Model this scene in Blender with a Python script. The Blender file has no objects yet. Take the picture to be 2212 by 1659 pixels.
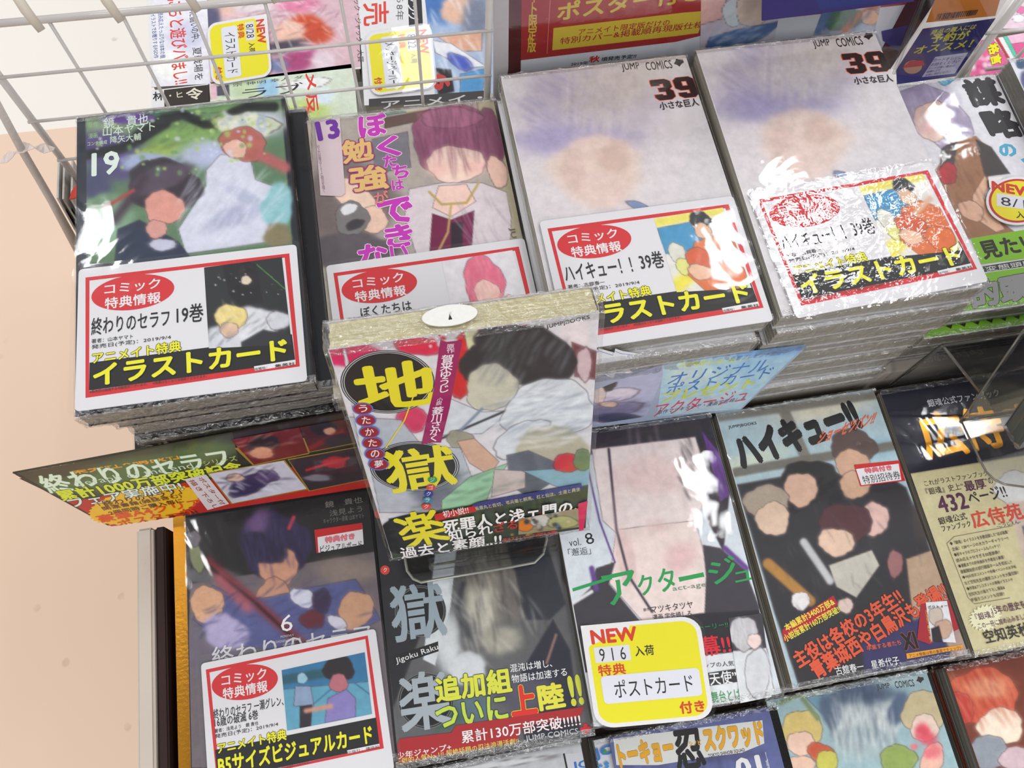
import bpy, bmesh, math, random
import numpy as np
from mathutils import Matrix, Vector
from mathutils.geometry import tessellate_polygon
random.seed(7); np.random.seed(7)
S = bpy.context.scene
COL = S.collection
H0 = 1.45            # height of the camera over the floor (m)

# ------------------------------------------------------------------ camera
FPX = 1762.08
R3 = np.array([[0.98483967, 0.13947916, -0.10313285],
               [-0.16719358, 0.92168367, -0.35006502],
               [0.04622909, 0.36200107, 0.93103066]])
cd = bpy.data.cameras.new('camera'); cam = bpy.data.objects.new('camera', cd); COL.objects.link(cam)
cd.sensor_width = 36; cd.lens = FPX / 2212 * 36; cd.clip_start = 0.01; cd.clip_end = 50
cam.matrix_world = Matrix.Translation((0, 0, H0)) @ Matrix(R3.tolist()).to_4x4()
S.camera = cam

# ------------------------------------------------------------------ world, lights, exposure
S.view_settings.view_transform = 'Standard'
try: S.view_settings.look = 'None'
except Exception: pass
S.view_settings.exposure = -0.17; S.view_settings.gamma = 1.0
S.view_settings.use_curve_mapping = False
w = bpy.data.worlds.new('shop'); S.world = w; w.use_nodes = True
w.node_tree.nodes['Background'].inputs[0].default_value = (1.0, 0.985, 0.97, 1)
w.node_tree.nodes['Background'].inputs[1].default_value = 0.46
def strip(x, y, sx, sy, rad, z=2.6, col=(0.97, 0.985, 1.0)):
    """fluorescent tube placed from its glare, or an added fill panel overhead; rad = its radiance"""
    l = bpy.data.lights.new('ceiling_tube_or_fill', 'AREA'); l.shape = 'RECTANGLE'; l.size = sx; l.size_y = sy
    l.energy = rad*math.pi*sx*sy; l.color = col
    o = bpy.data.objects.new('ceiling_tube_or_fill', l); COL.objects.link(o); o.location = (x, y, z)
for x, y, sx, sy, e in [(-.80, 1.29, .085, .17, 60), (-.70, .475, .05, .18, 45), (.85, 1.02, .08, .20, 60), (1.07, 1.21, .12, .06, 60), (1.12, 1.06, .20, .12, 60),
                        (.71, .44, .05, .26, 45), (1.43, .49, .09, .10, 70), (.85, 1.43, .05, .06, 60), (1.70, 1.42, .06, .26, 60),
                        (-.1, -1.3, .3, 1.4, 13), (.9, -1.3, .3, 1.4, 13), (-1.9, -.4, .3, 1.4, 11), (.2, 2.6, .3, 1.4, 9), (-1.7, 2.4, .3, 1.4, 24), (2.4, .2, .3, 1.2, 8)]:  # broad panels in this row are added fill, brightening table, headers and floor
    strip(x, y, sx, sy, e)

# ------------------------------------------------------------------ helpers: pixels of the 2212 x 1659 frame
CR = {0: (0, 0, 1.), 1: (0, 0, 2.98919), 2: (740, 0, 2.98919), 3: (1472, 0, 2.98919), 4: (0, 552, 2.98919), 5: (740, 552, 2.98919),
      6: (1472, 552, 2.98919), 7: (300, 1104, 2.98919), 8: (900, 1104, 2.98919), 9: (1472, 1104, 2.98919),
      11: (0, 0, 5.53), 12: (300, 0, 5.53), 13: (1060, 0, 5.53), 14: (1812, 0, 5.53), 15: (1812, 680, 5.53), 16: (240, 1020, 5.53), 17: (1812, 300, 5.53)}
def px(c, x, y):
    a, b, s = CR[c]; return a + x / s, b + y / s
def ray(u, v):
    return R3 @ np.array([(u - 1106) / FPX, -(v - 829.5) / FPX, -1.0])
def hitz(u, v, zmm):           # point (m) seen at a pixel on the level zmm below the lens
    d = ray(u, v); t = zmm / 1000 / d[2]; return Vector((d[0]*t, d[1]*t, H0 + zmm/1000))
def hity(u, v, ymm):
    d = ray(u, v); t = ymm / 1000 / d[1]; return Vector((d[0]*t, d[1]*t, H0 + d[2]*t))
def lin(c):
    return tuple((x/255/12.92 if x <= 10 else ((x/255+.055)/1.055)**2.4) for x in c)

# ------------------------------------------------------------------ materials
MC = {}
def nt(name):
    m = bpy.data.materials.new(name); m.use_nodes = True
    return m, m.node_tree.nodes, m.node_tree.links, m.node_tree.nodes['Principled BSDF']
def mat(col, rough=.5, metal=0, coat=0, noise=.06, scale=400, bump=0, bscale=200, key=None):
    k = (tuple(col), rough, metal, coat, noise, scale, bump, bscale)
    if k in MC: return MC[k]
    m, N, L, b = nt('mat_%d_%d_%d' % tuple(int(c) for c in col))
    b.inputs['Roughness'].default_value = rough; b.inputs['Metallic'].default_value = metal
    b.inputs['Coat Weight'].default_value = coat; b.inputs['Coat Roughness'].default_value = .08
    b.inputs['Specular IOR Level'].default_value = .3
    tc = N.new('ShaderNodeTexCoord'); nz = N.new('ShaderNodeTexNoise'); nz.inputs['Scale'].default_value = scale
    nz.inputs['Detail'].default_value = 3
    L.new(tc.outputs['Object'], nz.inputs['Vector'])
    mx = N.new('ShaderNodeMix'); mx.data_type = 'RGBA'
    c = lin(col)
    mx.inputs[6].default_value = (*[v*(1-noise) for v in c], 1); mx.inputs[7].default_value = (*[min(1, v*(1+noise)) for v in c], 1)
    L.new(nz.outputs['Fac'], mx.inputs[0]); L.new(mx.outputs[2], b.inputs['Base Color'])
    if bump:
        n2 = N.new('ShaderNodeTexNoise'); n2.inputs['Scale'].default_value = bscale; L.new(tc.outputs['Object'], n2.inputs['Vector'])
        bp = N.new('ShaderNodeBump'); bp.inputs['Strength'].default_value = bump; bp.inputs['Distance'].default_value = .001
        L.new(n2.outputs['Fac'], bp.inputs['Height']); L.new(bp.outputs['Normal'], b.inputs['Normal'])
    MC[k] = m; return m
def ink(col): return mat(col, .45, noise=.03, scale=900)
def art_mat():
    if 'art' in MC: return MC['art']
    m, N, L, b = nt('printed_artwork'); b.inputs['Roughness'].default_value = .4; b.inputs['Specular IOR Level'].default_value = .3
    a = N.new('ShaderNodeVertexColor'); a.layer_name = 'Col'
    tc = N.new('ShaderNodeTexCoord'); nz = N.new('ShaderNodeTexNoise'); nz.inputs['Scale'].default_value = 170
    nz.inputs['Detail'].default_value = 6; nz.inputs['Roughness'].default_value = .65
    L.new(tc.outputs['Object'], nz.inputs['Vector'])
    mr = N.new('ShaderNodeMapRange'); mr.inputs[1].default_value = .25; mr.inputs[2].default_value = .75
    mr.inputs[3].default_value = .86; mr.inputs[4].default_value = 1.12; L.new(nz.outputs['Fac'], mr.inputs[0])
    mx = N.new('ShaderNodeMix'); mx.data_type = 'RGBA'; mx.blend_type = 'MULTIPLY'; mx.inputs[0].default_value = 1
    L.new(a.outputs['Color'], mx.inputs[6]); L.new(mr.outputs[0], mx.inputs[7]); L.new(mx.outputs[2], b.inputs['Base Color'])
    MC['art'] = m; return m
def film_mat(name='clear_film', bump=.35, scale=28, rough=.06, fine=0.12, tint=1.0, spec=1.0, rim=.5):
    if name in MC: return MC[name]
    m, N, L, b = nt(name); N.remove(b)
    out = [n for n in N if n.type == 'OUTPUT_MATERIAL'][0]
    tr = N.new('ShaderNodeBsdfTransparent'); tr.inputs[0].default_value = (tint, tint, tint, 1)
    gl = N.new('ShaderNodeBsdfGlossy'); gl.inputs['Roughness'].default_value = rough
    fr = N.new('ShaderNodeLayerWeight'); fr.inputs[0].default_value = .5
    pw = N.new('ShaderNodeMath'); pw.operation = 'POWER'; pw.inputs[1].default_value = 5
    mu = N.new('ShaderNodeMath'); mu.operation = 'MULTIPLY_ADD'; mu.inputs[1].default_value = rim; mu.inputs[2].default_value = .03*spec; mu.use_clamp = True
    mx = N.new('ShaderNodeMixShader')
    tc = N.new('ShaderNodeTexCoord')
    n1 = N.new('ShaderNodeTexNoise'); n1.inputs['Scale'].default_value = scale; n1.inputs['Detail'].default_value = 2; n1.inputs['Distortion'].default_value = 1.2
    n2 = N.new('ShaderNodeTexNoise'); n2.inputs['Scale'].default_value = 420; n2.inputs['Detail'].default_value = 3
    ad = N.new('ShaderNodeMath'); ad.operation = 'MULTIPLY_ADD'; ad.inputs[1].default_value = fine
    L.new(tc.outputs['Object'], n1.inputs[0]); L.new(tc.outputs['Object'], n2.inputs[0])
    L.new(n2.outputs['Fac'], ad.inputs[0]); L.new(n1.outputs['Fac'], ad.inputs[2])
    bp = N.new('ShaderNodeBump'); bp.inputs['Strength'].default_value = bump; bp.inputs['Distance'].default_value = .004
    L.new(ad.outputs[0], bp.inputs['Height'])
    L.new(bp.outputs[0], gl.inputs['Normal'])
    L.new(fr.outputs['Facing'], pw.inputs[0]); L.new(pw.outputs[0], mu.inputs[0]); L.new(mu.outputs[0], mx.inputs[0]); L.new(tr.outputs[0], mx.inputs[1]); L.new(gl.outputs[0], mx.inputs[2])
    L.new(mx.outputs[0], out.inputs[0])
    MC[name] = m; return m
FILM = film_mat('shrink_film', .12, 22, .05, .02, 1.0, 1.1)
CRINKLE = film_mat('crinkled_film', 1.0, 130, .12, .45, .97, 8)
HEADF = film_mat('header_film', .10, 20, .05, .02, 1.0, .9, .12)
ACRH = film_mat('hazy_acrylic', .03, 10, .10, .0, .93, 5)
LAMI = film_mat('laminate_film', .10, 26, .05, .02, 1.0, 1.1)
LAMC = film_mat('crumpled_sleeve_film', .35, 60, .04, .14, 1.0, 1.4)
ACRY = film_mat('clear_acrylic', .02, 10, .03, .0, .90, 1.3)
def pages_mat(col=(168, 165, 152)):
    k = ('pages', col)
    if k in MC: return MC[k]
    m, N, L, b = nt('page_edges'); b.inputs['Roughness'].default_value = .75
    tc = N.new('ShaderNodeTexCoord'); mp = N.new('ShaderNodeMapping'); mp.inputs['Scale'].default_value = (14, 14, 2600)
    nz = N.new('ShaderNodeTexNoise'); nz.inputs['Scale'].default_value = 1; nz.inputs['Detail'].default_value = 4
    L.new(tc.outputs['Object'], mp.inputs[0]); L.new(mp.outputs[0], nz.inputs[0])
    mx = N.new('ShaderNodeMix'); mx.data_type = 'RGBA'; c = lin(col)
    mx.inputs[6].default_value = (*[v*.55 for v in c], 1); mx.inputs[7].default_value = (*[min(1, v*1.3) for v in c], 1)
    L.new(nz.outputs['Fac'], mx.inputs[0]); L.new(mx.outputs[2], b.inputs['Base Color'])
    bp = N.new('ShaderNodeBump'); bp.inputs['Strength'].default_value = .5; bp.inputs['Distance'].default_value = .0005
    L.new(nz.outputs['Fac'], bp.inputs['Height']); L.new(bp.outputs[0], b.inputs['Normal'])
    MC[k] = m; return m
def floor_mat(name, col):
    m, N, L, b = nt(name); b.inputs['Roughness'].default_value = .4; b.inputs['Specular IOR Level'].default_value = .35
    tc = N.new('ShaderNodeTexCoord')
    v = N.new('ShaderNodeTexVoronoi'); v.inputs['Scale'].default_value = 14
    n = N.new('ShaderNodeTexNoise'); n.inputs['Scale'].default_value = 60
    n3 = N.new('ShaderNodeTexNoise'); n3.inputs['Scale'].default_value = 5
    L.new(tc.outputs['Object'], v.inputs[0]); L.new(tc.outputs['Object'], n.inputs[0]); L.new(tc.outputs['Object'], n3.inputs[0])
    su = N.new('ShaderNodeMath'); su.operation = 'MULTIPLY_ADD'; su.inputs[1].default_value = .12
    L.new(n.outputs['Fac'], su.inputs[0]); L.new(v.outputs['Distance'], su.inputs[2])
    r = N.new('ShaderNodeMapRange'); r.inputs[1].default_value = .10; r.inputs[2].default_value = .17; L.new(su.outputs[0], r.inputs[0])
    r2 = N.new('ShaderNodeMapRange'); r2.inputs[1].default_value = .5; r2.inputs[2].default_value = .62; L.new(n3.outputs['Fac'], r2.inputs[0])
    r2.inputs[3].default_value = 1; r2.inputs[4].default_value = 0
    mxx = N.new('ShaderNodeMath'); mxx.operation = 'MAXIMUM'; L.new(r.outputs[0], mxx.inputs[0]); L.new(r2.outputs[0], mxx.inputs[1])
    c = lin(col); mx = N.new('ShaderNodeMix'); mx.data_type = 'RGBA'
    mx.inputs[6].default_value = (*[x*.66 for x in c], 1); mx.inputs[7].default_value = (*c, 1)
    L.new(mxx.outputs[0], mx.inputs[0]); L.new(mx.outputs[2], b.inputs['Base Color']); return m

# ------------------------------------------------------------------ object helpers
def link(o, parent=None):
    COL.objects.link(o)
    if parent is not None: o.parent = parent
    return o
def mesh(name, V, F, m, parent=None, smooth=False):
    me = bpy.data.meshes.new(name); me.from_pydata([tuple(v) for v in V], [], [tuple(f) for f in F]); me.update()
    if m: me.materials.append(m)
    if smooth: me.polygons.foreach_set('use_smooth', [True]*len(me.polygons))
    return link(bpy.data.objects.new(name, me), parent)
def bmobj(name, bm, m, parent=None, smooth=False):
    me = bpy.data.meshes.new(name); bm.to_mesh(me); bm.free()
    if m: me.materials.append(m)
    if smooth: me.polygons.foreach_set('use_smooth', [True]*len(me.polygons))
    return link(bpy.data.objects.new(name, me), parent)
def tag(o, label=None, cat=None, group=None, kind=None):
    if label: o['label'] = label
    if cat: o['category'] = cat
    if group: o['group'] = group
    if kind: o['kind'] = kind
    return o
def thing(name, M, label, cat, group=None):
    o = bpy.data.objects.new(name, None); o.empty_display_size = .02; COL.objects.link(o); o.matrix_world = M
    return tag(o, label, cat, group)
def add_box(bm, x0, x1, y0, y1, z0, z1, bev=0):
    r = bmesh.ops.create_cube(bm, size=1)
    for v in r['verts']:
        v.co = Vector(((x0+x1)/2 + v.co.x*(x1-x0), (y0+y1)/2 + v.co.y*(y1-y0), (z0+z1)/2 + v.co.z*(z1-z0)))
    if bev:
        es = {e for v in r['verts'] for e in v.link_edges}
        bmesh.ops.bevel(bm, geom=list(es), offset=bev, segments=2, affect='EDGES')
def box(name, x0, x1, y0, y1, z0, z1, m, parent=None, bev=0):
    bm = bmesh.new(); add_box(bm, x0, x1, y0, y1, z0, z1, bev); return bmobj(name, bm, m, parent)
def tube_geo(pts, r, n=10):
    pts = [Vector(p) for p in pts]; V = []; F = []
    up = Vector((.13, .21, .97))
    for i, p in enumerate(pts):
        d = (pts[min(i+1, len(pts)-1)] - pts[max(i-1, 0)]).normalized()
        a = d.cross(up if abs(d.dot(up)) < .95 else Vector((1, 0, 0))).normalized(); b = d.cross(a)
        rr = r[i] if isinstance(r, (list, tuple)) else r
        for k in range(n):
            t = 2*math.pi*k/n; V.append(p + (a*math.cos(t) + b*math.sin(t))*rr)
    for i in range(len(pts)-1):
        for k in range(n): F.append((i*n+k, i*n+(k+1) % n, (i+1)*n+(k+1) % n, (i+1)*n+k))
    F.append(tuple(range(n))[::-1]); F.append(tuple((len(pts)-1)*n+k for k in range(n)))
    return V, F
def tube(name, pts, r, m, parent=None, n=10):
    V, F = tube_geo(pts, r, n); return mesh(name, V, F, m, parent, True)
def prism(name, pts, z0, z1, m, parent=None):
    n = len(pts); V = [(p[0], p[1], z0) for p in pts] + [(p[0], p[1], z1) for p in pts]
    F = [tuple(range(n))[::-1], tuple(range(n, 2*n))] + [(i, (i+1) % n, n+(i+1) % n, n+i) for i in range(n)]
    return mesh(name, V, F, m, parent)
def rrect(x0, x1, y0, y1, r, n=5):
    P = []
    for cx, cy, a0 in ((x1-r, y0+r, -90), (x1-r, y1-r, 0), (x0+r, y1-r, 90), (x0+r, y0+r, 180)):
        for k in range(n+1):
            a = math.radians(a0 + 90*k/n); P.append((cx + r*math.cos(a), cy + r*math.sin(a)))
    return P

# ------------------------------------------------------------------ printing on a flat face
TXT = bpy.data.curves.new('lettering_source', 'FONT'); TXT.resolution_u = 2
TO = bpy.data.objects.new('lettering_source', TXT); COL.objects.link(TO)
DG = None
TC = {}
def glyphs(s, bold, vert=False):
    """letter outlines as flat faces; weight comes from laying the letters several times, slightly shifted"""
    k = (s, round(bold, 4), vert)
    if k in TC: return TC[k]
    if bold > .001:
        V0, F0 = glyphs(s, 0, vert); n = len(V0); q = bold*.82
        m = 4 if bold <= .03 else 8
        sh = [(q*math.cos(math.pi/4+2*math.pi*i/m), q*math.sin(math.pi/4+2*math.pi*i/m)) for i in range(m)]
        if bold > .05: sh += [(q*.5*math.cos(2*math.pi*i/4), q*.5*math.sin(2*math.pi*i/4)) for i in range(4)]
        if n == 0: return V0, F0
        V = np.concatenate([V0+np.array(d) for d in sh]); F = [tuple(a+n*i for a in f) for i in range(len(sh)) for f in F0]
        TC[k] = (V, F); return TC[k]
    TXT.body = '\n'.join(s) if vert else s
    TXT.align_x = 'CENTER' if vert else 'LEFT'
    TXT.space_line = .82 if vert else 1
    TXT.space_character = 1.03
    dg = bpy.context.evaluated_depsgraph_get(); dg.update()
    me = TO.evaluated_get(dg).to_mesh()
    V = np.empty(len(me.vertices)*3); me.vertices.foreach_get('co', V); V = V.reshape(-1, 3)[:, :2].copy()
    F = [tuple(p.vertices) for p in me.polygons]
    TO.evaluated_get(dg).to_mesh_clear()
    TC[k] = (V, F); return V, F
class Sheet:
    """flat face (local z = zt of a root matrix) that takes print; places are read from the photo frame onto that face"""
    def __init__(s, root, M, zt, view=None):
        s.root, s.M, s.z, s.lv = root, M, zt, zt; s.gain = 1.0
        s.cl = DIM.get(root.name) if root is not None else None
        if root is not None:        # print belongs to the cover, card or strip that carries it
            for ch in root.children:
                if ch.name.split('.')[0] in ('cover', 'card', 'strip', 'sheet', 'front_cover'): s.root = ch; break
        s.view = view if view is not None else M      # matrix of the copy on which the print was measured
        s.I = s.view.inverted(); s.ro = s.I @ Vector((0, 0, H0)); s.c = 0
    def loc(s, x, y, c=None):
        if (s.c if c is None else c) == 'L': return np.array([x/1000, y/1000])
        u, v = px(s.c if c is None else c, x, y)
        d = s.I.to_3x3() @ Vector(ray(u, v)); t = (s.z - s.ro.z)/d.z
        return np.array([s.ro.x + d.x*t, s.ro.y + d.y*t])
    def ink(s, col):
        return ink(col) if s.gain == 1 else ink(tuple(min(250, round(255*((c/255)**2.2*s.gain)**(1/2.2))) for c in col))
    def clip(s, P):
        if s.cl is None: return P
        P = np.array(P, float); P[:, 0] = np.clip(P[:, 0], -s.cl[0], s.cl[0]); P[:, 1] = np.clip(P[:, 1], -s.cl[1], s.cl[1]); return P
    def up(s, k=1):
        s.lv += .00002*k; return s.lv
    def poly(s, pts, col, name='printed_panel', m=None, local=False):
        P = s.clip([tuple(p) if local else tuple(s.loc(*p)) for p in pts]); P = [tuple(p) for p in P]; z = s.up()
        T = tessellate_polygon([[Vector((a, b, 0)) for a, b in P]])
        return mesh(name, [(a, b, z) for a, b in P], T, m or s.ink(col), s.root)
    def ell(s, cx, cy, rx, ry, rot, col, name='printed_disc', n=40, bumps=0, ba=.15):
        a = math.radians(rot); P = []
        for k in range(n):
            t = 2*math.pi*k/n; q = 1 + (ba if (bumps and k % 2) else 0)
            X, Y = rx*q*math.cos(t), ry*q*math.sin(t); P.append((cx + X*math.cos(a)-Y*math.sin(a), cy + X*math.sin(a)+Y*math.cos(a)))
        return s.poly(P, col, name)
    def frame(s, outer, inner, col, name='printed_border'):
        A = [tuple(s.loc(*p)) for p in outer]; B = [tuple(s.loc(*p)) for p in inner]; z = s.up(); n = len(A)
        return mesh(name, [(a, b, z) for a, b in A+B], [(i, (i+1) % n, n+(i+1) % n, n+i) for i in range(n)], s.ink(col), s.root)
    def line(s, pts, wpx, col, name='printed_line'):
        P = [s.loc(*p) for p in pts]; w = np.linalg.norm(s.loc(pts[0][0]+wpx, pts[0][1]) - P[0])/2; z = s.up(); V = []; F = []
        for i, p in enumerate(P):
            d = P[min(i+1, len(P)-1)] - P[max(i-1, 0)]; d = d/np.linalg.norm(d); q = np.array([-d[1], d[0]])*w
            V += [(*(p+q), z), (*(p-q), z)]
        for i in range(len(P)-1): F.append((2*i, 2*i+1, 2*i+3, 2*i+2))
        return mesh(name, V, F, s.ink(col), s.root)
    def t(s, body, tl, tr, h, col, bold=.012, out=None, ow=.05, vert=False, name='lettering', shear=0, out2=None):
        """text whose box runs from tl to tr (pixels); h = height in pixels, or the bottom-left pixel"""
        TL, TR = s.loc(*tl), s.loc(*tr)
        if isinstance(h, tuple): BL = s.loc(*h)
        else:
            ex = (TR-TL)/np.linalg.norm(TR-TL); dn = np.array([ex[1], -ex[0]])
            e = s.loc(tl[0], tl[1]+1) - TL; f = s.loc(tl[0]+1, tl[1]) - TL
            # pixel height measured across the line of text, turned into metres on the face
            pd = np.array([-(tr[1]-tl[1]), tr[0]-tl[0]], float); pd /= np.linalg.norm(pd)
            BL = TL + dn*abs(np.dot(pd[0]*f + pd[1]*e, dn))*h
        V, F = glyphs(body, bold, vert)
        if not len(V): return
        nb = len(glyphs(body, 0, vert)[0])
        lo, hi = V.min(0), V.max(0)
        def place(V, z, nm, cl):
            u = (V[:, 0]-lo[0])/(hi[0]-lo[0]); v = (hi[1]-V[:, 1])/(hi[1]-lo[1])
            zc = z + (np.arange(len(V))//nb)*1.5e-6
            P = TL + u[:, None]*(TR-TL) + v[:, None]*(BL-TL) + (0 if not shear else ((1-v)*shear)[:, None]*(TR-TL))
            P = s.clip(P)
            return mesh(nm, np.column_stack([P, zc]), F, s.ink(cl), s.root)
        if out2 is not None:
            V2, F = glyphs(body, bold+ow*1.9, vert); place(V2, s.up(), 'lettering_outline', out2)
        if out is not None:
            V2, F = glyphs(body, bold+ow, vert); place(V2, s.up(), 'lettering_outline', out)
        V, F = glyphs(body, bold, vert)
        return place(V, s.up(), name, col)
    def art(s, corners, base, ops, res=.8, name='cover_artwork', c=None):
        """printed picture: a fine grid on the face, each vertex coloured by soft shapes given in crop pixels"""
        if c is None: c = s.c
        if corners[0] == 'L':
            a, b = corners[1]/2, corners[2]/2; P = np.array([(-a, b), (a, b), (a, -b), (-a, -b)])
        else: P = np.array([s.loc(x, y, c) for x, y in corners])
        TL, TR, BR, BL = P
        nx = max(2, int(np.linalg.norm(TR-TL)*1000/res)); ny = max(2, int(np.linalg.norm(BL-TL)*1000/res))
        U, Vv = np.meshgrid(np.linspace(0, 1, nx+1), np.linspace(0, 1, ny+1)); U = U.ravel()[:, None]; Vv = Vv.ravel()[:, None]
        L = (TL*(1-U)+TR*U)*(1-Vv) + (BL*(1-U)+BR*U)*Vv
        W = np.column_stack([L, np.full(len(L), s.z), np.ones(len(L))]) @ np.array(s.view).T
        Cc = (W[:, :3]-np.array([0, 0, H0])) @ R3
        X = 1106 + FPX*Cc[:, 0]/-Cc[:, 2]; Y = 829.5 - FPX*Cc[:, 1]/-Cc[:, 2]
        a, b, k = CR[c]; X = (X-a)*k; Y = (Y-b)*k
        C = np.tile(np.array(base, float), (len(X), 1))
        if len(base) == 2: C = None
        rng = np.random.RandomState(3)
        for o in ops:
            C = op(o, X, Y, C, rng)
        lc = np.clip(C, 0, 255)/255; lc = np.where(lc <= .04045, lc/12.92, ((lc+.055)/1.055)**2.4)*s.gain
        lc = np.clip(lc, 0, .93); z = s.up()
        i = np.arange(ny)[:, None]*(nx+1) + np.arange(nx)[None, :]; i = i.ravel()
        Q = np.column_stack([i, i+nx+1, i+nx+2, i+1])
        me = bpy.data.meshes.new(name)
        me.vertices.add(len(L)); me.vertices.foreach_set('co', np.column_stack([L, np.full(len(L), z)]).ravel())
        me.loops.add(Q.size); me.loops.foreach_set('vertex_index', Q.ravel().astype(np.int32))
        me.polygons.add(len(Q)); me.polygons.foreach_set('loop_start', (np.arange(len(Q))*4).astype(np.int32))
        me.update(calc_edges=True)
        at = me.color_attributes.new('Col', 'FLOAT_COLOR', 'POINT'); at.data.foreach_set('color', np.column_stack([lc, np.ones(len(lc))]).ravel())
        me.materials.append(art_mat())
        return link(bpy.data.objects.new(name, me), s.root)
def sdist_poly(X, Y, P):
    P = np.array(P, float); n = len(P); d = np.full(len(X), 1e9); ins = np.zeros(len(X), bool)
    for i in range(n):
        a, b = P[i], P[(i+1) % n]; ab = b-a; t = np.clip(((X-a[0])*ab[0]+(Y-a[1])*ab[1])/(ab@ab+1e-9), 0, 1)
        d = np.minimum(d, np.hypot(X-a[0]-t*ab[0], Y-a[1]-t*ab[1]))
        cnd = ((a[1] > Y) != (b[1] > Y)) & (X < (b[0]-a[0])*(Y-a[1])/(b[1]-a[1]+1e-9)+a[0]); ins ^= cnd
    return np.where(ins, -d, d)
def op(o, X, Y, C, rng):
    k = o[0]
    if k in 'ep':
        if k == 'e':      # soft ellipse: cx cy rx ry rot col soft
            _, cx, cy, rx, ry, rot, col, soft = o; a = math.radians(rot)
            x, y = X-cx, Y-cy; u = x*math.cos(a)+y*math.sin(a); v = -x*math.sin(a)+y*math.cos(a)
            q = math.atan2(cy, cx)*9; th = np.arctan2(v/ry, u/rx)
            rad = 1+.05*np.sin(3*th+q)+.035*np.sin(5*th+2*q)+.02*np.sin(11*th+q)
            d = (np.hypot(u/rx, v/ry)/rad-1)*min(rx, ry)
        else: _, P, col, soft = o; d = sdist_poly(X, Y, P)
        sf = soft*(.35 if soft <= 40 else .6)
        A = 1/(1+np.exp(np.clip(d/max(sf, 1)*2.5, -30, 30)))
        if soft <= 30:
            A_ = A[:, None]; C = C*(1-A_)+np.array(col, float)*A_
            e = np.exp(-(d/3.2)**2)*.42; return C*(1-e[:, None]) + np.array((60, 44, 50), float)*e[:, None]
    elif k == 'l':
        _, P, wd, col, soft = o; d = np.full(len(X), 1e9)
        for a, b in zip(P[:-1], P[1:]):
            a = np.array(a, float); b = np.array(b, float); ab = b-a
            t = np.clip(((X-a[0])*ab[0]+(Y-a[1])*ab[1])/(ab@ab+1e-9), 0, 1); d = np.minimum(d, np.hypot(X-a[0]-t*ab[0], Y-a[1]-t*ab[1]))
        A = 1/(1+np.exp(np.clip((d-wd/2)/max(soft, 1)*2.5, -30, 30)))
    elif k == 's':    # brush strokes: cx cy rx ry angle spread n len width col alpha
        _, cx, cy, rx, ry, ang, spr, n, ln, wd, col, al = o
        A = np.zeros(len(X))
        for _i in range(n):
            r = math.sqrt(rng.rand()); t = rng.rand()*6.283; x0 = cx+rx*r*math.cos(t); y0 = cy+ry*r*math.sin(t)
            a = math.radians(ang+(rng.rand()-.5)*spr*.8); dx, dy = math.cos(a), math.sin(a)
            u = (X-x0)*dx+(Y-y0)*dy; v = -(X-x0)*dy+(Y-y0)*dx; L_ = ln*(.5+rng.rand()); bow = v + (u/L_)**2*ln*.12*(rng.rand()-.5)*4
            e = np.clip(1-(np.abs(u)/L_*2)**2, 0, 1); A = np.maximum(A, np.exp(-(bow/(wd*1.5))**2)*e*(.4+.6*rng.rand()))
        A = A*al*.75
    elif k == 'd':    # dabs: cx cy rx ry n size cols alpha
        _, cx, cy, rx, ry, n, sz, cols, al = o
        for _i in range(n):
            r = math.sqrt(rng.rand()); t = rng.rand()*6.283; x0 = cx+rx*r*math.cos(t); y0 = cy+ry*r*math.sin(t); q = sz*(.4+rng.rand())
            d = np.hypot(X-x0, (Y-y0)*(.8+.6*rng.rand()))/q; A = (1/(1+np.exp(np.clip((d-1)*5, -30, 30))))*al; col = cols[rng.randint(len(cols))]
            C = C*(1-A[:, None]) + np.array(col, float)*A[:, None]
        return C
    elif k == 'g':    # linear gradient x0 y0 x1 y1 colA colB
        _, x0, y0, x1, y1, ca, cb = o; t = np.clip(((X-x0)*(x1-x0)+(Y-y0)*(y1-y0))/((x1-x0)**2+(y1-y0)**2), 0, 1)[:, None]
        return np.array(ca, float)*(1-t)+np.array(cb, float)*t
    return C*(1-A[:, None]) + np.array(col, float)*A[:, None]

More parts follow.
